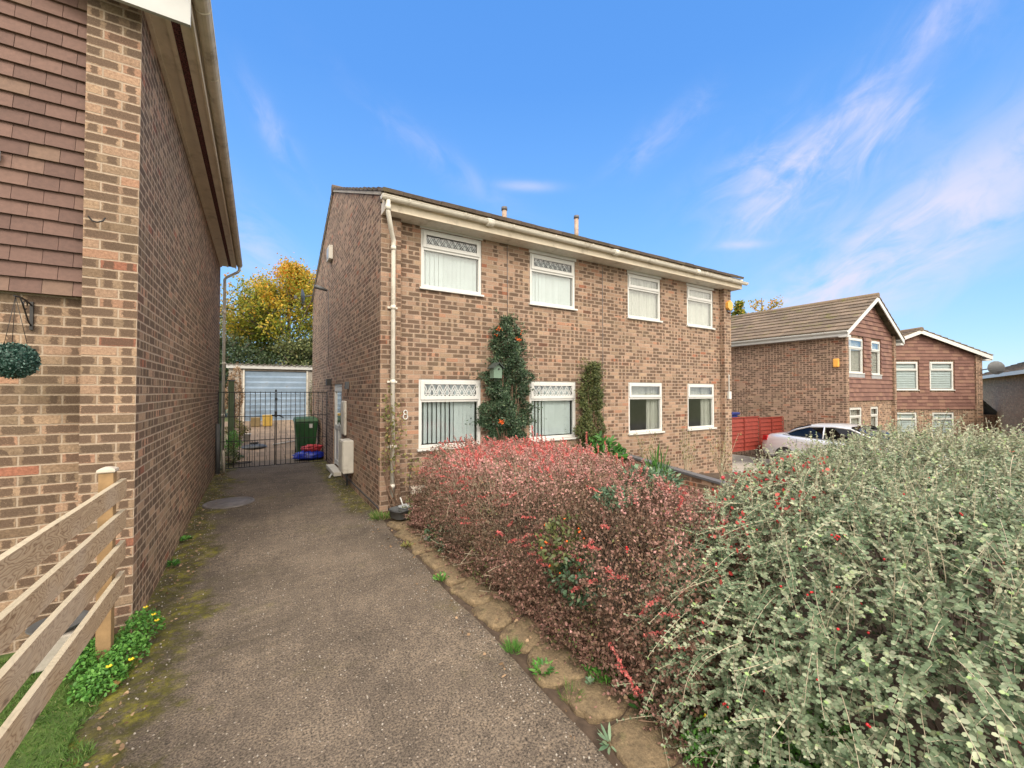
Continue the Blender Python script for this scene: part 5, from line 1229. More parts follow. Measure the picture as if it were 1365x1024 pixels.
# low garden wall between the plots
gw = MB()
gw.hexa([(6.28,2.6,-.4),(6.40,2.6,-.4),(6.40,6.45,-.4),(6.28,6.45,-.4),(6.28,2.6,.30),(6.40,2.6,.30),(6.40,6.45,.64),(6.28,6.45,.64)])
o = thing('low_garden_wall','low brick garden wall with dark coping between the two front gardens','garden wall',(6.33,4.5,0)); gw.build('wall','brick_far',o)
MB().hexa([(6.26,2.6,.302),(6.42,2.6,.302),(6.42,6.45,.642),(6.26,6.45,.642),(6.26,2.6,.34),(6.42,2.6,.34),(6.42,6.45,.68),(6.26,6.45,.68)])
cp = MB(); cp.hexa([(6.26,2.6,.302),(6.42,2.6,.302),(6.42,6.45,.642),(6.26,6.45,.642),(6.26,2.6,.34),(6.42,2.6,.34),(6.42,6.45,.68),(6.26,6.45,.68)]); cp.build('coping','lead',o)
clump('iris_plant','upright strappy green plant in front of the low garden wall',(5.6,4.6,.45),(.10,.10,.25),60,.40,.012,'l_green',rm=.35,up=2.5)

# ------------------------------------------------------------------ small things by the drive
def stone_mat(name, c0, c1):
    m, t, b = newmat(name); co = objco(t)
    c = t.ramp(t.noise(4, co, 6, .7), [(.3,c0),(.7,c1)])
    c = t.mix(.8, c, t.ramp(t.noise(38, co, 6, .85), [(.3,(.15,.15,.15)),(.7,(.85,.83,.8))]), 'OVERLAY')
    c = t.mix(t.m('MULTIPLY', t.ss(t.noise(7, co, 6, .8), .52, .62), .5), c, (.10,.11,.04,1))
    c = t.mix(t.m('MULTIPLY', t.ss(t.noise(5.2, co, 8, .8), .50, .60), .75), c, (.08,.055,.035,1))
    t.set(b.inputs['Base Color'], c); b.inputs['Roughness'].default_value=.9; t.set(b.inputs['Normal'], t.bump(t.noise(45, co, 5, .8), .9, .015)); return m
M['stone'] = stone_mat('sandstone', (.15,.115,.07), (.33,.245,.145))
ST = [(1.79,5.95,.18,.23),(1.77,5.47,.17,.23),(1.78,4.98,.18,.235),(1.80,4.50,.19,.225),(1.78,4.05,.18,.21),(1.82,3.60,.20,.22),(1.80,3.16,.19,.20),(1.84,2.76,.21,.18),(1.82,2.36,.20,.20),(1.85,1.97,.21,.17),(1.83,1.60,.20,.18),(1.86,1.22,.20,.18)]
SL = ['edging stone next to the plastic tray','edging stone with the little flower pot on it','edging stone just past the little flower pot','pale edging stone where the hedge foot turns blue-green','edging stone beside the first grassy weed','sandy edging stone under the longest pink shoot','edging stone beside the bright grass tuft','sandy edging stone by the leafy dandelion weed','large flat sandy edging stone at the hedge foot','edging stone with the lone seedling on it','edging stone beside the drooping dandelion','nearest edging stone at the bottom of the photo']
for (x, y, rx, ry), lab in zip(ST, SL):
    tilt, tilt2 = rr(-.02,.06), rr(-.04,.04); mb = MB(); k = 30; an = rr(-.35,.35)
    prof = [(1.0,-.08),(1.02,-.01),(.99,.004),(.93,.013),(.80,.017),(.5,.019),(.25,.019),(.01,.019)]
    for (f, z) in prof:
        for j in range(k):
            th_ = 2*pi*j/k; e = (abs(cos(th_))**5+abs(sin(th_))**5)**(-1/5)*(1+.20*nz(cos(th_)*1.6+x*7, sin(th_)*1.6+y*5)+.06*nz(cos(th_)*6+x*7, sin(th_)*6+y*5))
            dx, dy = rx*f*e*cos(th_), ry*f*e*sin(th_); mb.v.append((x+dx*cos(an)-dy*sin(an), y+dx*sin(an)+dy*cos(an), .012+z+(.010*nz(dx*7+x, dy*7+y)+.004*nz(dx*25+x, dy*25+y) if f < 1 else 0)+tilt*dx+tilt2*dy))
    for i in range(len(prof)-1):
        for j in range(k): mb.face((i*k+j, i*k+(j+1)%k, (i+1)*k+(j+1)%k, (i+1)*k+j), .5, i > 1)
    single(mb, 'edging_stone', 'stone', lab, 'edging stone', 'edging stones along the drive', loc=(x,y,0))

def tuft(name, label, x, y, z, n, L, W, mat, spread=.05, up=.8, oval=False, cat='weed', group=None, rm=.6):
    th_ = rng.random(n)*2*pi; rr_ = spread*np.sqrt(rng.random(n)); P = np.stack([x+rr_*np.cos(th_), y+rr_*np.sin(th_), np.full(n, z)+rng.random(n)*.01],1)
    D = norm(np.stack([np.cos(th_)*(1-up*.6), np.sin(th_)*(1-up*.6), np.full(n, up)],1)+rng.normal(size=(n,3))*.25); D[:,2]=np.abs(D[:,2])
    o = leaves(name, P, D, norm(rdir(n)*.6+np.array([0,0,1-up+.1])), rng.uniform(.6,1.2,n)*L, rng.uniform(.7,1.2,n)*W, mat, np.clip(rng.normal(rm,.25,n),0,1), None, (x,y,z), oval)
    return tag(o, label, cat, group)
WG = 'weeds along the edging stones'
tuft('grass_tuft','bright grass tuft beside the sandy stones, between two dandelions',1.60,2.62,.01,160,.085,.0025,'l_green',.05,.9,group=WG)
tuft('weed_clump','leafy green weed clump just in front of the bright grass tuft',1.66,2.33,.01,60,.065,.010,'l_green',.05,.35,True,group=WG)
tuft('weed_clump','light green weed by the drive edge, near the blue-green plant',1.60,3.98,.01,50,.06,.010,'l_green',.05,.5,True,group=WG)
tuft('weed_clump','yellowish weed at the drive edge left of the little flower pot',1.58,5.05,.01,50,.06,.009,'l_vine',.06,.5,True,group=WG)
tuft('grass_tuft','thin grass strands between two sandy edging stones',1.67,2.05,.01,70,.08,.002,'l_grass',.07,.8,group=WG)
tuft('weed_clump','green feathery weed growing from the hedge base above a flat stone',1.95,2.05,.05,260,.05,.007,'l_green',.11,.7,True,group=WG)
tuft('dandelion','drooping serrated dandelion plant at the drive edge, near the bottom',1.62,1.66,.02,13,.085,.009,'l_glauc',.02,.35,True,group=WG,rm=.9)
tuft('dandelion','bright green dandelion rosette at the very bottom of the photo by the stones',1.66,1.34,.03,18,.07,.009,'l_green',.02,.35,True,group=WG)
tuft('dandelion','large-leaved green dandelion under the hedge beside the stones',1.93,1.72,.05,18,.11,.016,'l_green',.03,.5,True,group=WG,rm=.3)
tuft('seedling','single bluish seedling in the gap of the large flat stone',1.80,2.02,.06,12,.035,.010,'l_glauc',.01,.8,True,group=WG)
tuft('weed_clump','pale green weeds at the foot of the white drainpipe',1.62,6.38,.01,300,.11,.006,'l_grass',.16,.7,group=WG,rm=.8)
tuft('weed_clump','small weed at the foot of the left wall, halfway to the gate',-.78,6.75,.01,60,.05,.010,'l_green',.06,.5,True,group=WG)
tuft('weed_clump','low weeds at the foot of the left wall, closer than its neighbour',-.79,5.85,.01,60,.05,.010,'l_green',.06,.5,True,group=WG,rm=.3)
def groundplant(label, pts, n, L, yellow, sc=1):
    c0_ = pts[0]; o = thing('flowering_ground_cover', label, 'plant', (c0_[0],c0_[1],.01))
    P=[]; 
    for (x,y,rx,ry,h) in pts:
        k = int(n/len(pts)); th_ = rng.random(k)*2*pi; q_ = np.sqrt(rng.random(k)); xx = x+rx*q_*np.cos(th_); yy = y+ry*q_*np.sin(th_); P.append(np.stack([xx,yy,.02+h*np.sqrt(np.clip(1-q_**2,0,1))*rng.uniform(.45,1,k)],1))
    P=np.concatenate(P); k=len(P); leaves('foliage', P, rdir(k,.15), norm(rdir(k)*.45+np.array([0,0,1])), rng.uniform(.6,1.2,k)*L, rng.uniform(.6,1.2,k)*L*.36, 'l_green', np.clip(rng.normal(.6,.25,k),0,1), o, oval=True)
    kk_ = 60; b_ = P[rng.integers(0,k,kk_)]; b0 = b_*np.array([1,1,0])+np.array([0,0,.01]); tt=np.linspace(0,1,4)[None,:,None]; stems('stem', b0[:,None]*(1-tt)+b_[:,None]*tt, np.full((kk_,4),.0015), 'l_green', o)
    for (x,y,z) in yellow:
        f = MB()
        for i in range(5):
            a = 2*pi*i/5; f.poly([(x,y,z),(x+.014*cos(a-.5),y+.014*sin(a-.5),z+.008),(x+.02*cos(a),y+.02*sin(a),z+.012),(x+.014*cos(a+.5),y+.014*sin(a+.5),z+.008)])
        f.build('flower','yellow_flower',o)
    return o
groundplant('bright green leafy plant with yellow flowers spreading round the fence post end',[(-.74,4.25,.13,.16,.20),(-.78,3.95,.13,.20,.14),(-.85,3.68,.13,.18,.10),(-.98,4.0,.12,.2,.14)],2600,.026,[(-.72,4.22,.24),(-.66,4.15,.2),(-.63,4.08,.18),(-.80,3.66,.13),(-.70,3.70,.12)])
groundplant('bright green leafy plant with yellow flowers under the grey bush at the bottom',[(1.98,1.30,.15,.16,.26),(2.15,1.1,.2,.15,.26),(2.5,1.0,.2,.2,.22),(2.2,.85,.2,.2,.2)],4200,.022,[(1.93,1.3,.27),(2.02,1.18,.30),(2.03,1.1,.28),(2.25,1.0,.3)])
# fallen leaf, twigs and stones on the drive
lf = MB(); lf.poly([(-.76+.035*cos(a)*(1+.15*cos(3*a)),3.65+.03*sin(a),.03+.008*cos(2*a)) for a in np.linspace(0,2*pi,12)[:-1]]); lf.tube([(-.78,3.67,.03),(-.80,3.73,.045)],.0015,4)
single(lf,'fallen_leaf','brownleaf','tan fallen leaf on the driveway moss beside the lawn','leaf',loc=(-.76,3.65,0))
n = 1300; px_ = rng.uniform(-.82,1.55,n); py_ = rng.uniform(1.2,12,n)**1.0; P = np.stack([px_,py_,np.full(n,.012)],1)
edge_ = rng.random(n) < .62; px_[edge_] = np.where(rng.random(edge_.sum())<.5, rng.uniform(-.82,-.5,edge_.sum()), rng.uniform(1.25,1.57,edge_.sum())); P[:,0]=px_
lt = blobs('drive_litter', P, rng.uniform(.002,.0065,n), simple('litter',(.20,.15,.11),.9,.7,9) and 'concrete'); tag(lt,'tiny pebbles and crumbs scattered over the driveway','pebbles',kind='stuff')
n = 520; P = np.stack([np.where(rng.random(n)<.5, rng.uniform(-.82,-.55,n), rng.uniform(1.3,2.0,n)), rng.uniform(1.2,12,n), rng.uniform(.02,.05,n)],1); P[:,2] = np.where(P[:,0]>1.6,.075,.02)
P = P[(P[:,0]<1.6)|(P[:,1]<6)]; n=len(P)
ll = leaves('leaf_litter', P, rdir(n,0,.1), rdir(n,1.2), rng.uniform(.015,.04,n), rng.uniform(.006,.014,n), 'l_dead', rng.random(n), oval=True); tag(ll,'small dead leaves scattered along both drive edges','leaf litter',kind='stuff')
n = 9000; P = np.stack([2.35-np.abs(rng.normal(size=n))*.30, rng.uniform(.8,6.0,n), np.full(n,.055)],1); P = P[(P[:,0]>1.6)&((P[:,0]>1.9)|(wav0(P[:,0]*4,P[:,1]*4)>.1))]; n = len(P); D = rdir(n,.1,.3)
l2 = leaves('bed_litter', P, D, rdir(n,1), rng.uniform(.01,.03,n), rng.uniform(.002,.007,n), 'l_berb', rng.random(n)*.6); tag(l2,'dark reddish twigs and dead leaves covering the soil at the hedge foot','leaf litter',kind='stuff')
# manhole
mh = thing('manhole_cover','round worn metal cover set in the driveway','manhole cover',(-.40,8.6,0)); zc=.012
MB().lathe([(.0,.018),(.30,.018),(.31,.012),(.325,.012),(.33,.018),(.37,.018),(.375,.0)],(-.40,8.6,zc-.01),36).build('cover', simple('manhole',(.16,.145,.14),.55,.35,7,bump=.5,dirt=(.4,6)),mh)

# plastic tray with smaller tray and brush, little pot
tz=.06; PT = thing('plastic_tray','dark grey plastic tub standing at the foot of the drainpipe','tub',(1.86,6.12,tz))
def basin(mb, cx_, cy_, z, w, d, h, th_=.008, an=.0, fl=1.12):
    def ring(s, zz): 
        out=[]
        for i in range(24):
            a=2*pi*i/24; e=(abs(cos(a))**4+abs(sin(a))**4)**-.25; x_,y_=w*s*e*cos(a), d*s*e*sin(a); out.append((cx_+x_*cos(an)-y_*sin(an), cy_+x_*sin(an)+y_*cos(an), zz))
        return out
    rings=[ring(.02,z+.002),ring(.95,z),ring(1,z+.01),ring(fl,z+h),ring(fl+.06,z+h),ring(fl+.06,z+h-.012),ring(fl+.05,z+h-.012)]
    inner=[ring(fl+.06,z+h),ring(fl-.02,z+h),ring(.94,z+.015),ring(.02,z+.015)]
    for rs in (rings,inner):
        n0=len(mb.v)
        for r_ in rs: mb.v+=r_
        for i in range(len(rs)-1):
            for j in range(24): mb.face((n0+i*24+j,n0+i*24+(j+1)%24,n0+(i+1)*24+(j+1)%24,n0+(i+1)*24+j),.5,True)
b1=MB(); basin(b1,1.86,6.12,tz,.185,.14,.13,an=.35); b1.build('tub_body','grey_plastic',PT)
IT = thing('small_tray','light grey scoop tray lying inside the dark tub','tray',(1.89,6.13,tz+.07)); b1=MB(); basin(b1,1.90,6.12,tz+.09,.11,.09,.065,an=.35,fl=1.1); b1.build('tray_body','lightgrey_plastic',IT)
MB().tube([(1.865,6.16,tz+.12),(1.83,6.22,tz+.26)],.010,6).build('handle','white',IT)
gp = thing('flower_pot','tiny white-rimmed pot with a red-stemmed seedling on an edging stone','pot',(1.83,5.0,.06)); MB().lathe([(.0,.0),(.025,0),(.04,.055),(.042,.06),(.034,.06),(.0,.05)],(1.80,5.02,.06),14).build('pot','white',gp)
n=26; c0_=np.array([1.80,5.02,.11]); leaves('foliage', np.tile(c0_,(n,1))+rng.normal(size=(n,3))*.008, rdir(n,.9), rdir(n), rng.uniform(.05,.11,n), rng.uniform(.003,.006,n), 'l_vine', rng.random(n), gp)
wc = thing('wire_rack','dark wire plant stand with a white ledge beside the hedge end','plant stand',(2.02,6.35,.0))
MB().tube([(2.0,6.3,.0),(2.0,6.3,.62),(2.03,6.34,.66)],.006,5).tube([(2.22,6.32,.0),(2.22,6.32,.45)],.006,5).build('frame','black_metal',wc)
MB().box(2.02,2.28,6.24,6.40,.34,.42).build('ledge','cap_wood',wc)

# ------------------------------------------------------------------ yard plants
shrub('fern_plant','bright green ferny plant at the foot of the green posts','plant',(-.6,14.2,yz(14.2)),(-.6,14.2,yz(14.2)+.33),(.22,.22,.30),900,.07,.010,'l_green',rm=.8)
shrub('potted_shrub','yellow-green variegated plant behind the ferny one','plant',(-.55,15.6,yz(15.6)),(-.55,15.6,yz(15.6)+.45),(.3,.3,.28),900,.07,.016,'l_vine',rm=.6)
shrub('brown_climber','rusty brown climber hanging beside the garage door','climber',(-.75,18.5,yz(18.5)),(-.72,18.5,1.75),(.27,.3,.95),2600,.07,.018,'l_dead',rm=.7)
shrub('ivy_plant','straggly ivy on the right-hand garage pier','ivy',(1.98,19.8,.7),(2.0,19.75,1.5),(.12,.12,.85),600,.06,.016,'l_pyra2')
shrub('low_weeds','scruffy low plants and leaves just behind the left gate leaf','plant',(-.6,13.1,.02),(-.6,13.1,.18),(.24,.35,.22),900,.06,.012,'l_pyra2',rm=.6)
shrub('garage_ivy','dark leafy growth spilling over the garage roof from behind','ivy',(.6,26.0,.8),(.6,26.0,3.0),(3.4,.9,1.0),6000,.13,.04,'l_dark')

# ------------------------------------------------------------------ trees
def tree(label, base, hgt, R, n, mat, L, W, rfun, seed, trunk_r=.16, crown0=.25, nb=60, group=None, dens=1.0, cat='tree', shape=1.0):
    random.seed(seed); t_ = thing('tree', label, cat, base, group=group); bx, by, bz = base
    tb = MB(); top = Vector((bx+rr(-.3,.3), by, bz+hgt*.82)); tp = [Vector((bx,by,bz-.2)).lerp(top, q)+Vector((.12*sin(q*5+seed),.1*cos(q*4),0))*q for q in np.linspace(0,1,8)]
    tb.tube(tp, [trunk_r*(1-.85*q) for q in np.linspace(0,1,8)], 8); tb.build('trunk','bark',t_)
    tips = []; bl = MB()
    for i in range(nb):
        q = rr(crown0, .98); p = tp[0].lerp(tp[-1], q); a = rr(0, 2*pi); rel = (q-crown0)/(1-crown0); ext = R*(sin(pi*min(1,max(.08,rel*.8+.18)))**shape)*rr(.65,1.1); rise = rr(.15,.75)*ext+.1
        e = p+Vector((cos(a)*ext, sin(a)*ext, rise)); mid = p.lerp(e,.5)+Vector((rr(-.1,.1),rr(-.1,.1),-.08*ext))*1
        bl.tube([p, mid, e], [trunk_r*.28*(1-q*.6), trunk_r*.15, trunk_r*.05], 5); tips.append((p, mid, e))
        for _ in range(5):
            s0 = mid.lerp(e, rr(0,1)); s1 = s0+Vector((rr(-1,1),rr(-1,1),rr(-.2,1)))*ext*.38; bl.tube([s0, s0.lerp(s1,.5)+Vector((rr(-.05,.05),rr(-.05,.05),.03)), s1], [trunk_r*.08,trunk_r*.05,trunk_r*.02], 4); tips.append((s0, s0.lerp(s1,.5), s1))
    bl.build('limbs','bark',t_)
    A = np.array([[list(a) for a in tt] for tt in tips]); k = rng.integers(0, len(A), n); u = rng.uniform(.25,1.05,(n,1))
    P = np.where(u<.5, A[k,0]*(1-2*u)+A[k,1]*2*u, A[k,1]*(2-2*u)+A[k,2]*(2*u-1))
    cl = rng.normal(size=(n,3)); P = P+cl*R*.075*dens; d = rdir(n,-.1)
    leaves('crown', P, d, rdir(n,.5), rng.uniform(.7,1.25,n)*L, rng.uniform(.7,1.2,n)*W, mat, np.clip(rfun(P),0,1), t_)
    return t_
TG='trees beyond the garage'
def rf_yellow(P):
    hgt = np.clip((P[:,2]-3.6)/5.5,0,1); return .30+.46*hgt**.9+.16*np.sin(P[:,0]*2.1+P[:,2]*1.3)*np.cos(P[:,1]*1.7+P[:,2])+rng.normal(size=len(P))*.12
tree('tallest tree turning golden yellow at the top, behind the blue-door garage', (1.7,29,.6), 10.6, 3.2, 30000, 'l_tree', .17, .05, rf_yellow, 3, .22, .12, 90, TG)
tree('yellow-orange tree half hidden left of the tallest golden tree', (-.6,31,.6), 8.6, 2.4, 11000, 'l_tree', .16, .05, lambda P: rf_yellow(P)+.08, 5, .16, .15, 55, TG)
tree('thin olive tree nearest the left house, sky showing through its crown', (-3.2,28,.6), 7.6, 2.3, 9000, 'l_tree2', .14, .045, lambda P: .45+rng.normal(size=len(P))*.3+.1*np.sin(P[:,2]*3), 8, .14, .15, 60, TG)
tree('dark green tree low behind the garage roof', (-1.6,27,.6), 4.9, 2.2, 11000, 'l_dark', .14, .05, lambda P: .5+rng.normal(size=len(P))*.3, 12, .15, .08, 50, TG)
tree('dark green tree low behind the garage, against the main house corner', (2.6,26.5,.6), 5.0, 2.0, 9000, 'l_pyra2', .14, .05, lambda P: .45+rng.normal(size=len(P))*.3, 14, .15, .08, 50, TG)
TG2='trees behind the far houses'
tree('nearly bare autumn tree showing above the neighbour roof', (38,20,-1), 13.6, 2.3, 2600, 'l_tree', .20, .07, lambda P: .72+rng.normal(size=len(P))*.15, 21, .2, .3, 46, TG2)
tree('green and yellow tree just right of the main house end, behind the roof', (34.0,20,-1), 12.7, 1.3, 5000, 'l_tree', .17, .06, lambda P: .45+rng.normal(size=len(P))*.2, 23, .2, .2, 40, TG2)

# ------------------------------------------------------------------ red fence, blue box, car
RF = thing('red_fence','dark red overlapping-board fence panels beside the main house end','fence',(13.5,8.2,gz(13,8)))
yf = 8.2
for k_, (xa, xb, zt) in enumerate(((11.5,13.35,1.02),(13.38,15.25,.99),(15.28,16.9,.93))):
    fb = MB(); zb = zt-1.12
    for i in range(8):
        z = zb+.14*i; fb.hexa([(xa+.03,yf-.050,z),(xb-.03,yf-.050,z+rr(-.01,.01)),(xb-.03,yf-.010,z),(xa+.03,yf-.010,z),(xa+.03,yf-.008,z+.155),(xb-.03,yf-.008,z+.155),(xb-.03,yf-.0,z+.155),(xa+.03,yf,z+.155)])
    pn = fb.build('panel','red_fence',RF)
    bb = MB()
    for j in range(3): x = xa+.02+(xb-xa-.04)*j/2; bb.box(x-.018,x+.018,yf-.066,yf-.052,zb-.02,zt-.0)
    bb.box(xa,xb,yf-.05,yf+.01,zt+.001,zt+.035); bb.build('batten','red_fence',pn)
    MB().box(xb-.02,xb+.05,yf+.012,yf+.09,gz(xb,8)-.3,zt+.02).build('post','bark',RF)
BB = thing('blue_box','dark blue lidded box peeping over the red fence','box',(14.1,8.6,gz(14,8.6))); MB().box(13.75,14.45,8.45,8.85,.25,1.08).build('box_body','blue_lid',BB,.03); MB().box(13.70,14.50,8.40,8.90,1.082,1.17).build('lid','blue_lid',BB,.02)

def car(loc, rz):
    C_ = thing('silver_car','silver saloon car parked on the neighbour drive, half hidden by the bush','car',loc,rz)
    # local: +x = rear->front reversed: rear at x=-2.2, front x=2.25, width along y
    st = [(-2.22,.72,.45,.70),(-2.18,.80,.34,.86),(-1.95,.86,.28,1.02),(-1.5,.88,.22,1.07),(-.9,.89,.20,1.03),(0,.90,.20,.99),(.8,.89,.20,.97),(1.3,.88,.22,.94),(1.8,.84,.26,.84),(2.15,.76,.32,.70),(2.27,.62,.42,.60)]
    b_ = MB(True); K = 12
    for (x, w, zb, zt) in st:
        ring = [(w*.86,zb),(w*.97,zb+.10),(w,zb+(zt-zb)*.45),(w*.985,zt-.17),(w*.93,zt-.055),(w*.80,zt),(0,zt+.025)]
        full = ring+[(-a,z) for a,z in ring[-2::-1]]
        K = len(full)
        for (a, z) in full: b_.v.append((x,a,z))
    for i in range(len(st)-1):
        for j in range(K-1): b_.face((i*K+j,(i+1)*K+j,(i+1)*K+j+1,i*K+j+1),.5,True)
        b_.face((i*K+K-1,(i+1)*K+K-1,(i+1)*K,i*K),.5,False)
    b_.face(tuple(range(K))); b_.face(tuple((len(st)-1)*K+j for j in range(K))[::-1])
    body = b_.build('body','car',C_)
    # greenhouse
    gh = [(-1.50,.66,1.045,1.06),(-1.12,.63,1.03,1.30),(-.75,.60,1.03,1.41),(-.1,.60,1.0,1.445),(.35,.59,.99,1.41),(.75,.62,.97,1.24),(1.22,.68,.95,.97)]
    g_ = MB(True); r_ = MB(True)
    for (x, w, zb, zt) in gh:
        for a, z in ((.80,zb),(w+.02+(.80-w)*max(0,(zt and (zt-.12-zb)*.0)),max(zb,zt-.08))): g_.v.append((x,a,z))
        for a, z in ((-(w+.02),max(zb,zt-.08)),(-.80,zb)): g_.v.append((x,a,z))
    for i in range(len(gh)-1):
        for j in (0,2): g_.face((i*4+j,(i+1)*4+j,(i+1)*4+j+1,i*4+j+1))
    g_.face((0,1,2,3)); n_=len(gh)-1; g_.face((n_*4+3,n_*4+2,n_*4+1,n_*4))
    # windscreen & rear screen
    def scr(i0,i1):
        a,b2=gh[i0],gh[i1]; g_.quad((a[0],-(a[1]),a[3]+.004),(a[0],a[1],a[3]+.004),(b2[0],b2[1],b2[3]+.004),(b2[0],-b2[1],b2[3]+.004))
    scr(0,1); scr(1,2); scr(4,5); scr(5,6)
    g_.build('windows','car_glass',C_)
    for i in (2,3,4): x,w,zb,zt = gh[i]; r_.v += [(x,w+.03,zt-.075),(x,w-.06,zt-.005),(x,0,zt+.02),(x,-w+.06,zt-.005),(x,-w-.03,zt-.075)]
    for i in range(2):
        for j in range(4): r_.face((i*5+j,(i+1)*5+j,(i+1)*5+j+1,i*5+j+1),.5,True)
    for sg in (1,-1): # pillars and roof rails
        top_ = [(x, sg*(w+.028), max(zb,zt-.07)) for x,w,zb,zt in gh]; r_.tube(top_, .028, 6)
        r_.tube([(-.30,sg*.80,1.0),(-.33,sg*.635,1.37)], .022, 5)
    r_.build('roof','car',C_)
    for sg in (1,-1):
        for x in (-1.38,1.42):
            w_ = MB(True); w_.tube([(x,sg*.70,.32),(x,sg*.905,.32)], .325, 26); wo = w_.build('wheel','rubber',C_)
            q = MB(True); q.tube([(x,sg*.90,.32),(x,sg*.915,.32)], .20, 20); q.build('rim','alloy',wo)
        l_ = MB(True); l_.hexa([(-2.20,sg*.55,.78),(-2.205,sg*.76,.78),(-1.98,sg*.865,.80),(-1.98,sg*.7,.80),(-2.19,sg*.55,.95),(-2.17,sg*.77,.95),(-1.97,sg*.865,.97),(-1.97,sg*.7,.97)]); l_.build('tail_light','red_lamp',C_,.01)
        l_ = MB(True); l_.hexa([(2.02,sg*.55,.60),(2.19,sg*.60,.60),(1.98,sg*.82,.62),(1.8,sg*.7,.62),(2.0,sg*.55,.74),(2.12,sg*.62,.74),(1.93,sg*.825,.76),(1.8,sg*.7,.76)]); l_.build('headlight','lightgrey_plastic',C_,.01)
        MB(True).ball((.72,sg*.97,1.0),.09,10,6,1.2,.8,.7).build('mirror','car',C_)
        dh = MB(True)
        for x in (-.75,.25): dh.box(x,x+.18,sg*.905-.012,sg*.905+.012,.80,.825)
        dh.build('door_handle','car',C_)
        dl = MB(True)
        for pts in ([(.95,sg*.893,.30),(.95,sg*.897,.88)],[(-.15,sg*.902,.28),(-.15,sg*.898,.90)],[(-1.05,sg*.890,.5),(-1.0,sg*.892,.93)]): dl.tube(pts,.005,4)
        dl.build('door_gap','rubber',C_)
    MB(True).box(-2.235,-2.225,-.26,.26,.52,.64).build('number_plate','yellow_plastic',C_)
    MB(True).box(2.262,2.285,-.26,.26,.42,.53).build('number_plate','white',C_)
    return C_
car((15.45,5.6,gz(14.4,5)+.10), radians(-95))

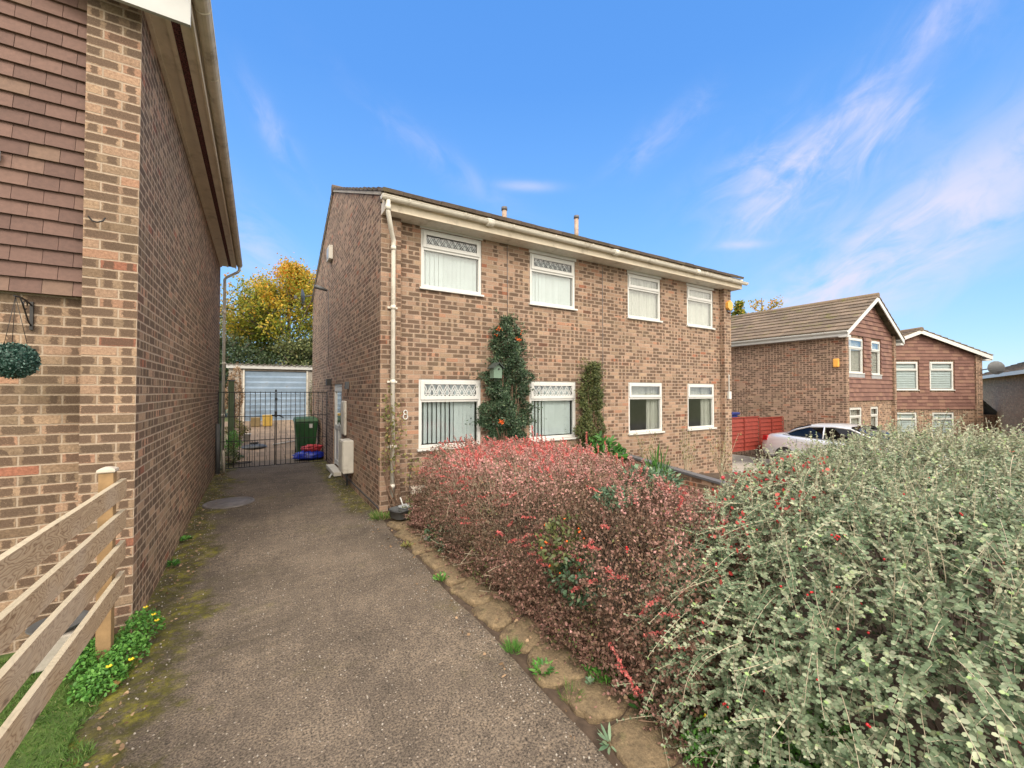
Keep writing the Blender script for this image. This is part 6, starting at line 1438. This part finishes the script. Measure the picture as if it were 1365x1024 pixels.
# ------------------------------------------------------------------ far houses
def gable_house(name, label, loc, rz, w, d, eave, pitch, base, openings, wings=.22, tile=True, over=.30, mats=('brick_far','tile_far','roof_far'), apexshift=0.0):
    o = thing(name, label, 'house', loc, rz); ax = w/2+apexshift; ap = eave+ax*pitch
    rzf = lambda x: eave+x*pitch if x < ax else ap-(x-ax)*(ap-eave)/(w-ax)
    wb = MB(True); fl = base+2.25
    holes = [(a,b_,c_,e_) for (a,b_,c_,e_,*_) in openings]
    wall(wb, (0,0,0), (1,0,0), (0,1,0), w, base-.6, eave, holes, .1)
    wb.poly([(0,0,eave),(w,0,eave),(ax,0,ap)]); wb.poly([(0,d,eave),(ax,d,ap),(w,d,eave)])
    for x, nn in ((0,1),(w,-1)): wb.quad((x,0,base-.6),(x,d,base-.6),(x,d,eave),(x,0,eave))
    wb.quad((0,d,base-.6),(w,d,base-.6),(w,d,eave),(0,d,eave))
    for xa in (0, w-wings): wb.box(xa+(.0 if xa else -.0), xa+wings, -.10, -.001, base-.6, rzf(xa+wings/2)-.03)
    wb.build('wall', mats[0], o)
    if tile:
        tb = MB(True); rows_z0 = base+2.42
        # tiles around openings
        g_ = .155; z = rows_z0; row = 0
        while z < ap:
            spans = [(wings, w-wings)]
            for h in holes:
                if h[2]-.05 < z+g_*.9 and h[3] > z+.03:
                    ns = []
                    for a, b_ in spans:
                        if h[0]-.04 > a: ns.append((a, min(b_, h[0]-.04)))
                        if h[1]+.04 < b_: ns.append((max(a, h[1]+.04), b_))
                    spans = ns
            for a, b_ in spans:
                if b_-a < .03: continue
                x = a
                while x < b_-.01:
                    xe = min(b_, x+rr(.18,.30)); tl, tr_ = min(z+g_*1.08, rzf(x)-.05), min(z+g_*1.08, rzf(xe)-.05)
                    if max(tl,tr_) > z+.01:
                        tl, tr_ = max(tl,z+.004), max(tr_,z+.004); tb.hexa([(x,-.055,z),(xe,-.055,z),(xe,-.02,z),(x,-.02,z),(x,-.022,tl),(xe,-.022,tr_),(xe,-.004,tr_),(x,-.004,tl)], rr(0,1))
                    x = xe
            z += g_; row += 1
        tb.build('hung_tiles', mats[1], o)
    for (a,b_,c_,e_,dress,mul,fls) in openings: window(o, a, b_, c_, e_, -.02 if (tile and c_ > base+2) else 0.02, True, dress=dress, mullions=mul, split=.70, flash=fls)
    MB(True).box(.1,w-.1,2.2,2.25,base,eave-.1).build('interior','room',o)
    rf = MB(True); s = over
    tiled_slope(rf, (-s,-s,eave-s*pitch+.06), (-s,d+s,eave-s*pitch+.06), (ax+s,0,(ax+s)*pitch), int((ax+s)*sqrt(1+pitch**2)/.30), int(d/.33), th=.026)
    pr = (ap-eave)/(w-ax)
    tiled_slope(rf, (w+s,d+s,eave-s*pr+.06), (w+s,-s,eave-s*pr+.06), (-(w-ax+s),0,(w-ax+s)*pr), int((w-ax+s)*sqrt(1+pr**2)/.30), int(d/.33), th=.026)
    rf.tube([(ax,-s,ap+.08),(ax,d+s,ap+.08)], .10, 8); rf.build('roof', mats[2], o)
    bb = MB(True); t_ = .17
    bb.hexa([(-s,-s+.02,eave-s*pitch-t_+.04),(ax,-s+.02,ap-t_+.04),(ax,-s+.05,ap-t_+.04),(-s,-s+.05,eave-s*pitch-t_+.04),(-s,-s+.02,eave-s*pitch+.04),(ax,-s+.02,ap+.04),(ax,-s+.05,ap+.04),(-s,-s+.05,eave-s*pitch+.04)])
    bb.hexa([(ax,-s+.02,ap-t_+.04),(w+s,-s+.02,eave-s*pr-t_+.04),(w+s,-s+.05,eave-s*pr-t_+.04),(ax,-s+.05,ap-t_+.04),(ax,-s+.02,ap+.04),(w+s,-s+.02,eave-s*pr+.04),(w+s,-s+.05,eave-s*pr+.04),(ax,-s+.05,ap+.04)])
    bb.box(-s,.0,-s+.051,-.001,eave-s*pitch-t_,eave-s*pitch-.10); bb.box(w,w+s,-s+.051,-.001,eave-s*pr-t_,eave-s*pr-.10)
    bb.build('bargeboard','white',o)
    fb = MB(True); fb.box(-s+.03,-s+.055,-s+.055,d+s,eave-s*pitch-.13,eave-s*pitch+.05); fb.box(-s+.056,-.001,0,d,eave-s*pitch-.13,eave-s*pitch-.11)
    fb.box(w+s-.055,w+s-.03,-s+.055,d+s,eave-s*pr-.13,eave-s*pr+.05); fb.build('fascia','white',o)
    gb = MB(True); gutter(gb, (-s-.03,-s+.03,eave-s*pitch+.03), (-s-.03,d+s,eave-s*pitch+.03), .055); gb.build('gutter','white',o)
    return o
# house A
baseA = -.85
HA = gable_house('gabled_house', 'detached brick house with hung-tile gable and white bargeboards, nearer of the two beyond the car', (17.15,6.35,0), 0, 4.55, 9.6, 4.08, .56, baseA,
    [(.30,1.62,2.56,3.80,'net',(.62,),True),(2.35,3.20,2.54,3.80,'net',(),True),(.30,1.55,.15,1.34,'net',(.68,),False),(2.30,3.05,.15,1.34,'net',(),False)])
o = MB(True); o.box(-.09,-.002,.08,.26,2.74,3.04); ao = o.build('alarm_box','yellow_box',HA,.03); ao['label']='yellow alarm box at the wall corner'
# house B
baseB = -1.35; ca, sa = cos(radians(-31.3)), sin(radians(-31.3))
BX, BY = 26.54, 6.92; wB = 6.0
HB = gable_house('gabled_house', 'tile-hung gabled house further right with two wide upper windows and a grey dish', (BX-wB/2*ca, BY-wB/2*sa, 0), radians(-31.3), wB, 9.5, 3.62, .37, baseB,
    [(1.55,3.05,1.98,3.30,'slats',(2.0,),False),(3.62,4.72,1.98,3.30,'slats',(),False),(1.6,3.0,-.2,.92,'slats',(2.0,),False),(3.7,4.75,-.2,.92,'slats',(),False)], wings=.3)
sd = MB(True); n_ = 14
for i in range(4):
    for j in range(n_):
        def q(i_, j_):
            r_ = .42*i_/4; th_ = 2*pi*j_/n_; return Vector((wB-.0+.35+r_*cos(th_), -.45+.5*r_*r_, 3.0+.75*r_*sin(th_)))
        sd.quad(q(i,j), q(i+1,j), q(i+1,j+1), q(i,j+1))
dk_ = sd.build('satellite_dish','grey_plastic',HB); MB(True).tube([(wB+.35,-.4,3.0),(wB-.1,-.05,2.9)],.03,6).tube([(wB+.35,-.42,2.8),(wB+.35,-.85,2.85)],.015,5).build('dish_arm','grey_plastic',dk_)
# house C, eaves towards the viewer
pC = Vector((43.6,12.2)); dC = Vector((30.8-43.6, 4.4-12.2)).normalized()
def wpt(depth, px): 
    f_ = 557.0; lat = (px-682.5)/f_*depth; a_ = radians(31.3); return (depth*sin(a_)+lat*cos(a_), depth*cos(a_)-lat*sin(a_))
c1 = Vector(wpt(31,1298)); c2 = Vector(wpt(20.2,1365)); dd = (c2-c1); rzC = math.atan2(dd.y, dd.x)
HC = thing('brick_house','low roofed brick house at the far right edge of the photo','house',(c1.x,c1.y,0),rzC)
LC = dd.length+6; wb = MB(True); wb.box(0,LC,0,8,-2,2.85); wb.build('wall','brick_far_lit',HC)
rf = MB(True); tiled_slope(rf, (-.3,-.35,2.86), (LC,-.35,2.86), (0,4.4,1.75), 14, int(LC/.33), th=.028); rf.quad((-.3,8.4,2.86),(LC,8.4,2.86),(LC,4.05,4.6),(-.3,4.05,4.6)); rf.build('roof','roof_far',HC)
for x_ in (.02, LC-.02): g2 = MB(True); g2.poly([(x_,0,2.851),(x_,8,2.851),(x_,4.05,4.5)]); g2.build('gable','brick_far_lit',HC)
MB(True).box(-.3,LC,-.40,-.37,2.70,2.88).build('fascia','white',HC)
# slate lean-to porch
pp = wpt(25.0,1318); PC = thing('slate_porch','small slate-roofed lean-to between the far right houses','porch',(pp[0],pp[1],0),radians(-31.3))
wb = MB(True); wb.box(-.8,.9,.1,1.6,-2,.5); wb.build('wall','brick_far',PC)
rf = MB(True); tiled_slope(rf, (1.3,-.1,-.1), (1.3,1.8,-.1), (-2.1,0,1.75), 8, 6, th=.02); rf.quad((-.75,-.1,1.65),(-.75,1.8,1.65),(-1.0,1.8,.5),(-1.0,-.1,.5)); rf.build('roof','slate',PC)

# ------------------------------------------------------------------ world: sky with thin cirrus
SUN_EL, SUN_AZ = 42.0, 204.0    # azimuth from +Y towards +X
w = bpy.data.worlds.new('World'); scene.world = w; w.use_nodes = True; t = NT(w.node_tree)
bg = w.node_tree.nodes['Background']
sky = t.node('ShaderNodeTexSky', sky_type='NISHITA', sun_disc=False, sun_elevation=radians(SUN_EL), sun_rotation=radians(SUN_AZ), air_density=1.15, dust_density=0.1, ozone_density=3.2, altitude=50)
g = t.node('ShaderNodeTexCoord').outputs['Generated']; x, y, z = t.sep(g)
az = t.m('ARCTAN2', x, y); el = t.m('ARCSINE', z)
# wisps: stretched noise, streaks rising to the right
def streak(a0, e0, ang, la, le, seed, sc, lo, hi, amt):
    u = t.m('SUBTRACT', az, a0); v = t.m('SUBTRACT', el, e0); ca_, sa_ = cos(ang), sin(ang)
    U = t.m('ADD', t.m('MULTIPLY', u, ca_), t.m('MULTIPLY', v, sa_)); V = t.m('SUBTRACT', t.m('MULTIPLY', v, ca_), t.m('MULTIPLY', u, sa_))
    r2_ = t.m('ADD', t.m('POWER', t.m('ABSOLUTE', t.m('DIVIDE', U, la)), 2.0), t.m('POWER', t.m('ABSOLUTE', t.m('DIVIDE', V, le)), 2.0))
    mask = t.m('EXPONENT', t.m('MULTIPLY', r2_, -1.0))
    nzv = t.noise(sc, t.comb(t.m('MULTIPLY', U, 1.0), t.m('MULTIPLY', V, 2.0), seed), 9, .6, .8)
    nz2 = t.noise(sc*.35, t.comb(U, V, seed+3), 3, .5, .3)
    d_ = t.m('ADD', t.m('MULTIPLY', nzv, .6), t.m('MULTIPLY', nz2, .4))
    return t.m('MULTIPLY', t.m('MULTIPLY', t.ss(d_, lo, hi), mask), amt)
ST_ = [(1.14,.40,.62,.13,.045,1.1,9,.36,.62,.9),(1.25,.45,.70,.16,.06,7.1,8,.38,.64,.9),(1.12,.44,.3,.14,.06,5.1,8,.40,.66,.6),(1.30,.26,.55,.30,.075,4.2,8,.34,.60,.95),(1.24,.20,.35,.22,.08,14.2,8,.36,.64,.7),(1.40,.60,.75,.20,.03,9.7,8,.40,.66,.45),(.90,.53,.45,.12,.03,2.9,8,.40,.68,.35),(-.02,.30,-.7,.14,.05,6.6,7,.36,.66,.6),(.03,.49,-.9,.09,.025,8.3,9,.38,.66,.4),(.38,.50,-.45,.22,.03,5.2,7,.42,.70,.3),(.58,.46,-.05,.07,.010,3.3,9,.34,.58,.5),(1.05,.30,-.1,.05,.008,6.3,9,.34,.58,.5)]
tot = None
for s_ in ST_:
    v = streak(*s_); tot = v if tot is None else t.m('ADD', tot, v)
tot = t.m('MINIMUM', tot, 1.0)
hs = t.node('ShaderNodeHueSaturation', {'Saturation': 1.15, 'Value': 1.38, 'Color': sky})
grad = t.ramp(t.m('DIVIDE', t.m('MAXIMUM', el, 0.0), 1.5708), [(0.0,(.36,.62,1.0)), (.10,(.285,.575,1.0)), (.22,(.20,.49,1.0)), (.40,(.115,.365,.92)), (1.0,(.07,.27,.78))])
grad = t.mix(1.0, grad, (3.95,4.05,4.2,1), 'MULTIPLY')
base_ = t.mix(.80, hs.outputs[0], grad); c = t.mix(t.m('MULTIPLY', tot, .85), base_, (3.5,3.4,4.45,1))
# added unseen fill light, cloud-like, behind and above the camera, broken by noise
back = t.m('ADD', t.m('MULTIPLY', y, -.92), t.m('ADD', t.m('MULTIPLY', x, -.25), t.m('MULTIPLY', z, .62)))
fill_deck = t.m('MULTIPLY', t.ss(t.m('ADD', back, t.m('MULTIPLY', t.m('SUBTRACT', t.noise(2.4, g, 6, .6, .4), .5), .25)), .10, .42), t.ss(z, -.03, .06))
c = t.mix(t.m('MULTIPLY', fill_deck, .95), c, (13.6,12.3,10.5,1))

t.set(bg.inputs['Color'], c); bg.inputs['Strength'].default_value = 0.12

sl = bpy.data.lights.new('sun', 'SUN'); sl.energy = 1.15; sl.angle = radians(16); sl.color = (1.0,.90,.78)
so = bpy.data.objects.new('sun', sl); COL.objects.link(so)
a, e = radians(SUN_AZ), radians(SUN_EL); d = Vector((sin(a)*cos(e), cos(a)*cos(e), sin(e)))
so.rotation_euler = (-d).to_track_quat('-Z', 'Y').to_euler(); so.location = (0,-10,20)

# ------------------------------------------------------------------ camera
cam = bpy.data.cameras.new('camera'); cam.sensor_width = 36; cam.lens = 36*557/1365; cam.clip_start = .05; cam.clip_end = 1500
co_ = bpy.data.objects.new('camera', cam); COL.objects.link(co_); co_.location = (0,0,1.9)
yw, pt = radians(31.3), radians(1.03)
fw = Vector((sin(yw)*cos(pt), cos(yw)*cos(pt), sin(pt))); co_.rotation_euler = fw.to_track_quat('-Z','Y').to_euler()
scene.camera = co_
vs = scene.view_settings; vs.view_transform = 'Standard'; vs.look = 'None'; vs.exposure = 1.0; vs.gamma = 1
scene.render.engine = 'CYCLES'; scene.cycles.max_bounces = 6; scene.cycles.transparent_max_bounces = 12
scene.render.resolution_x = 1024; scene.render.resolution_y = 768
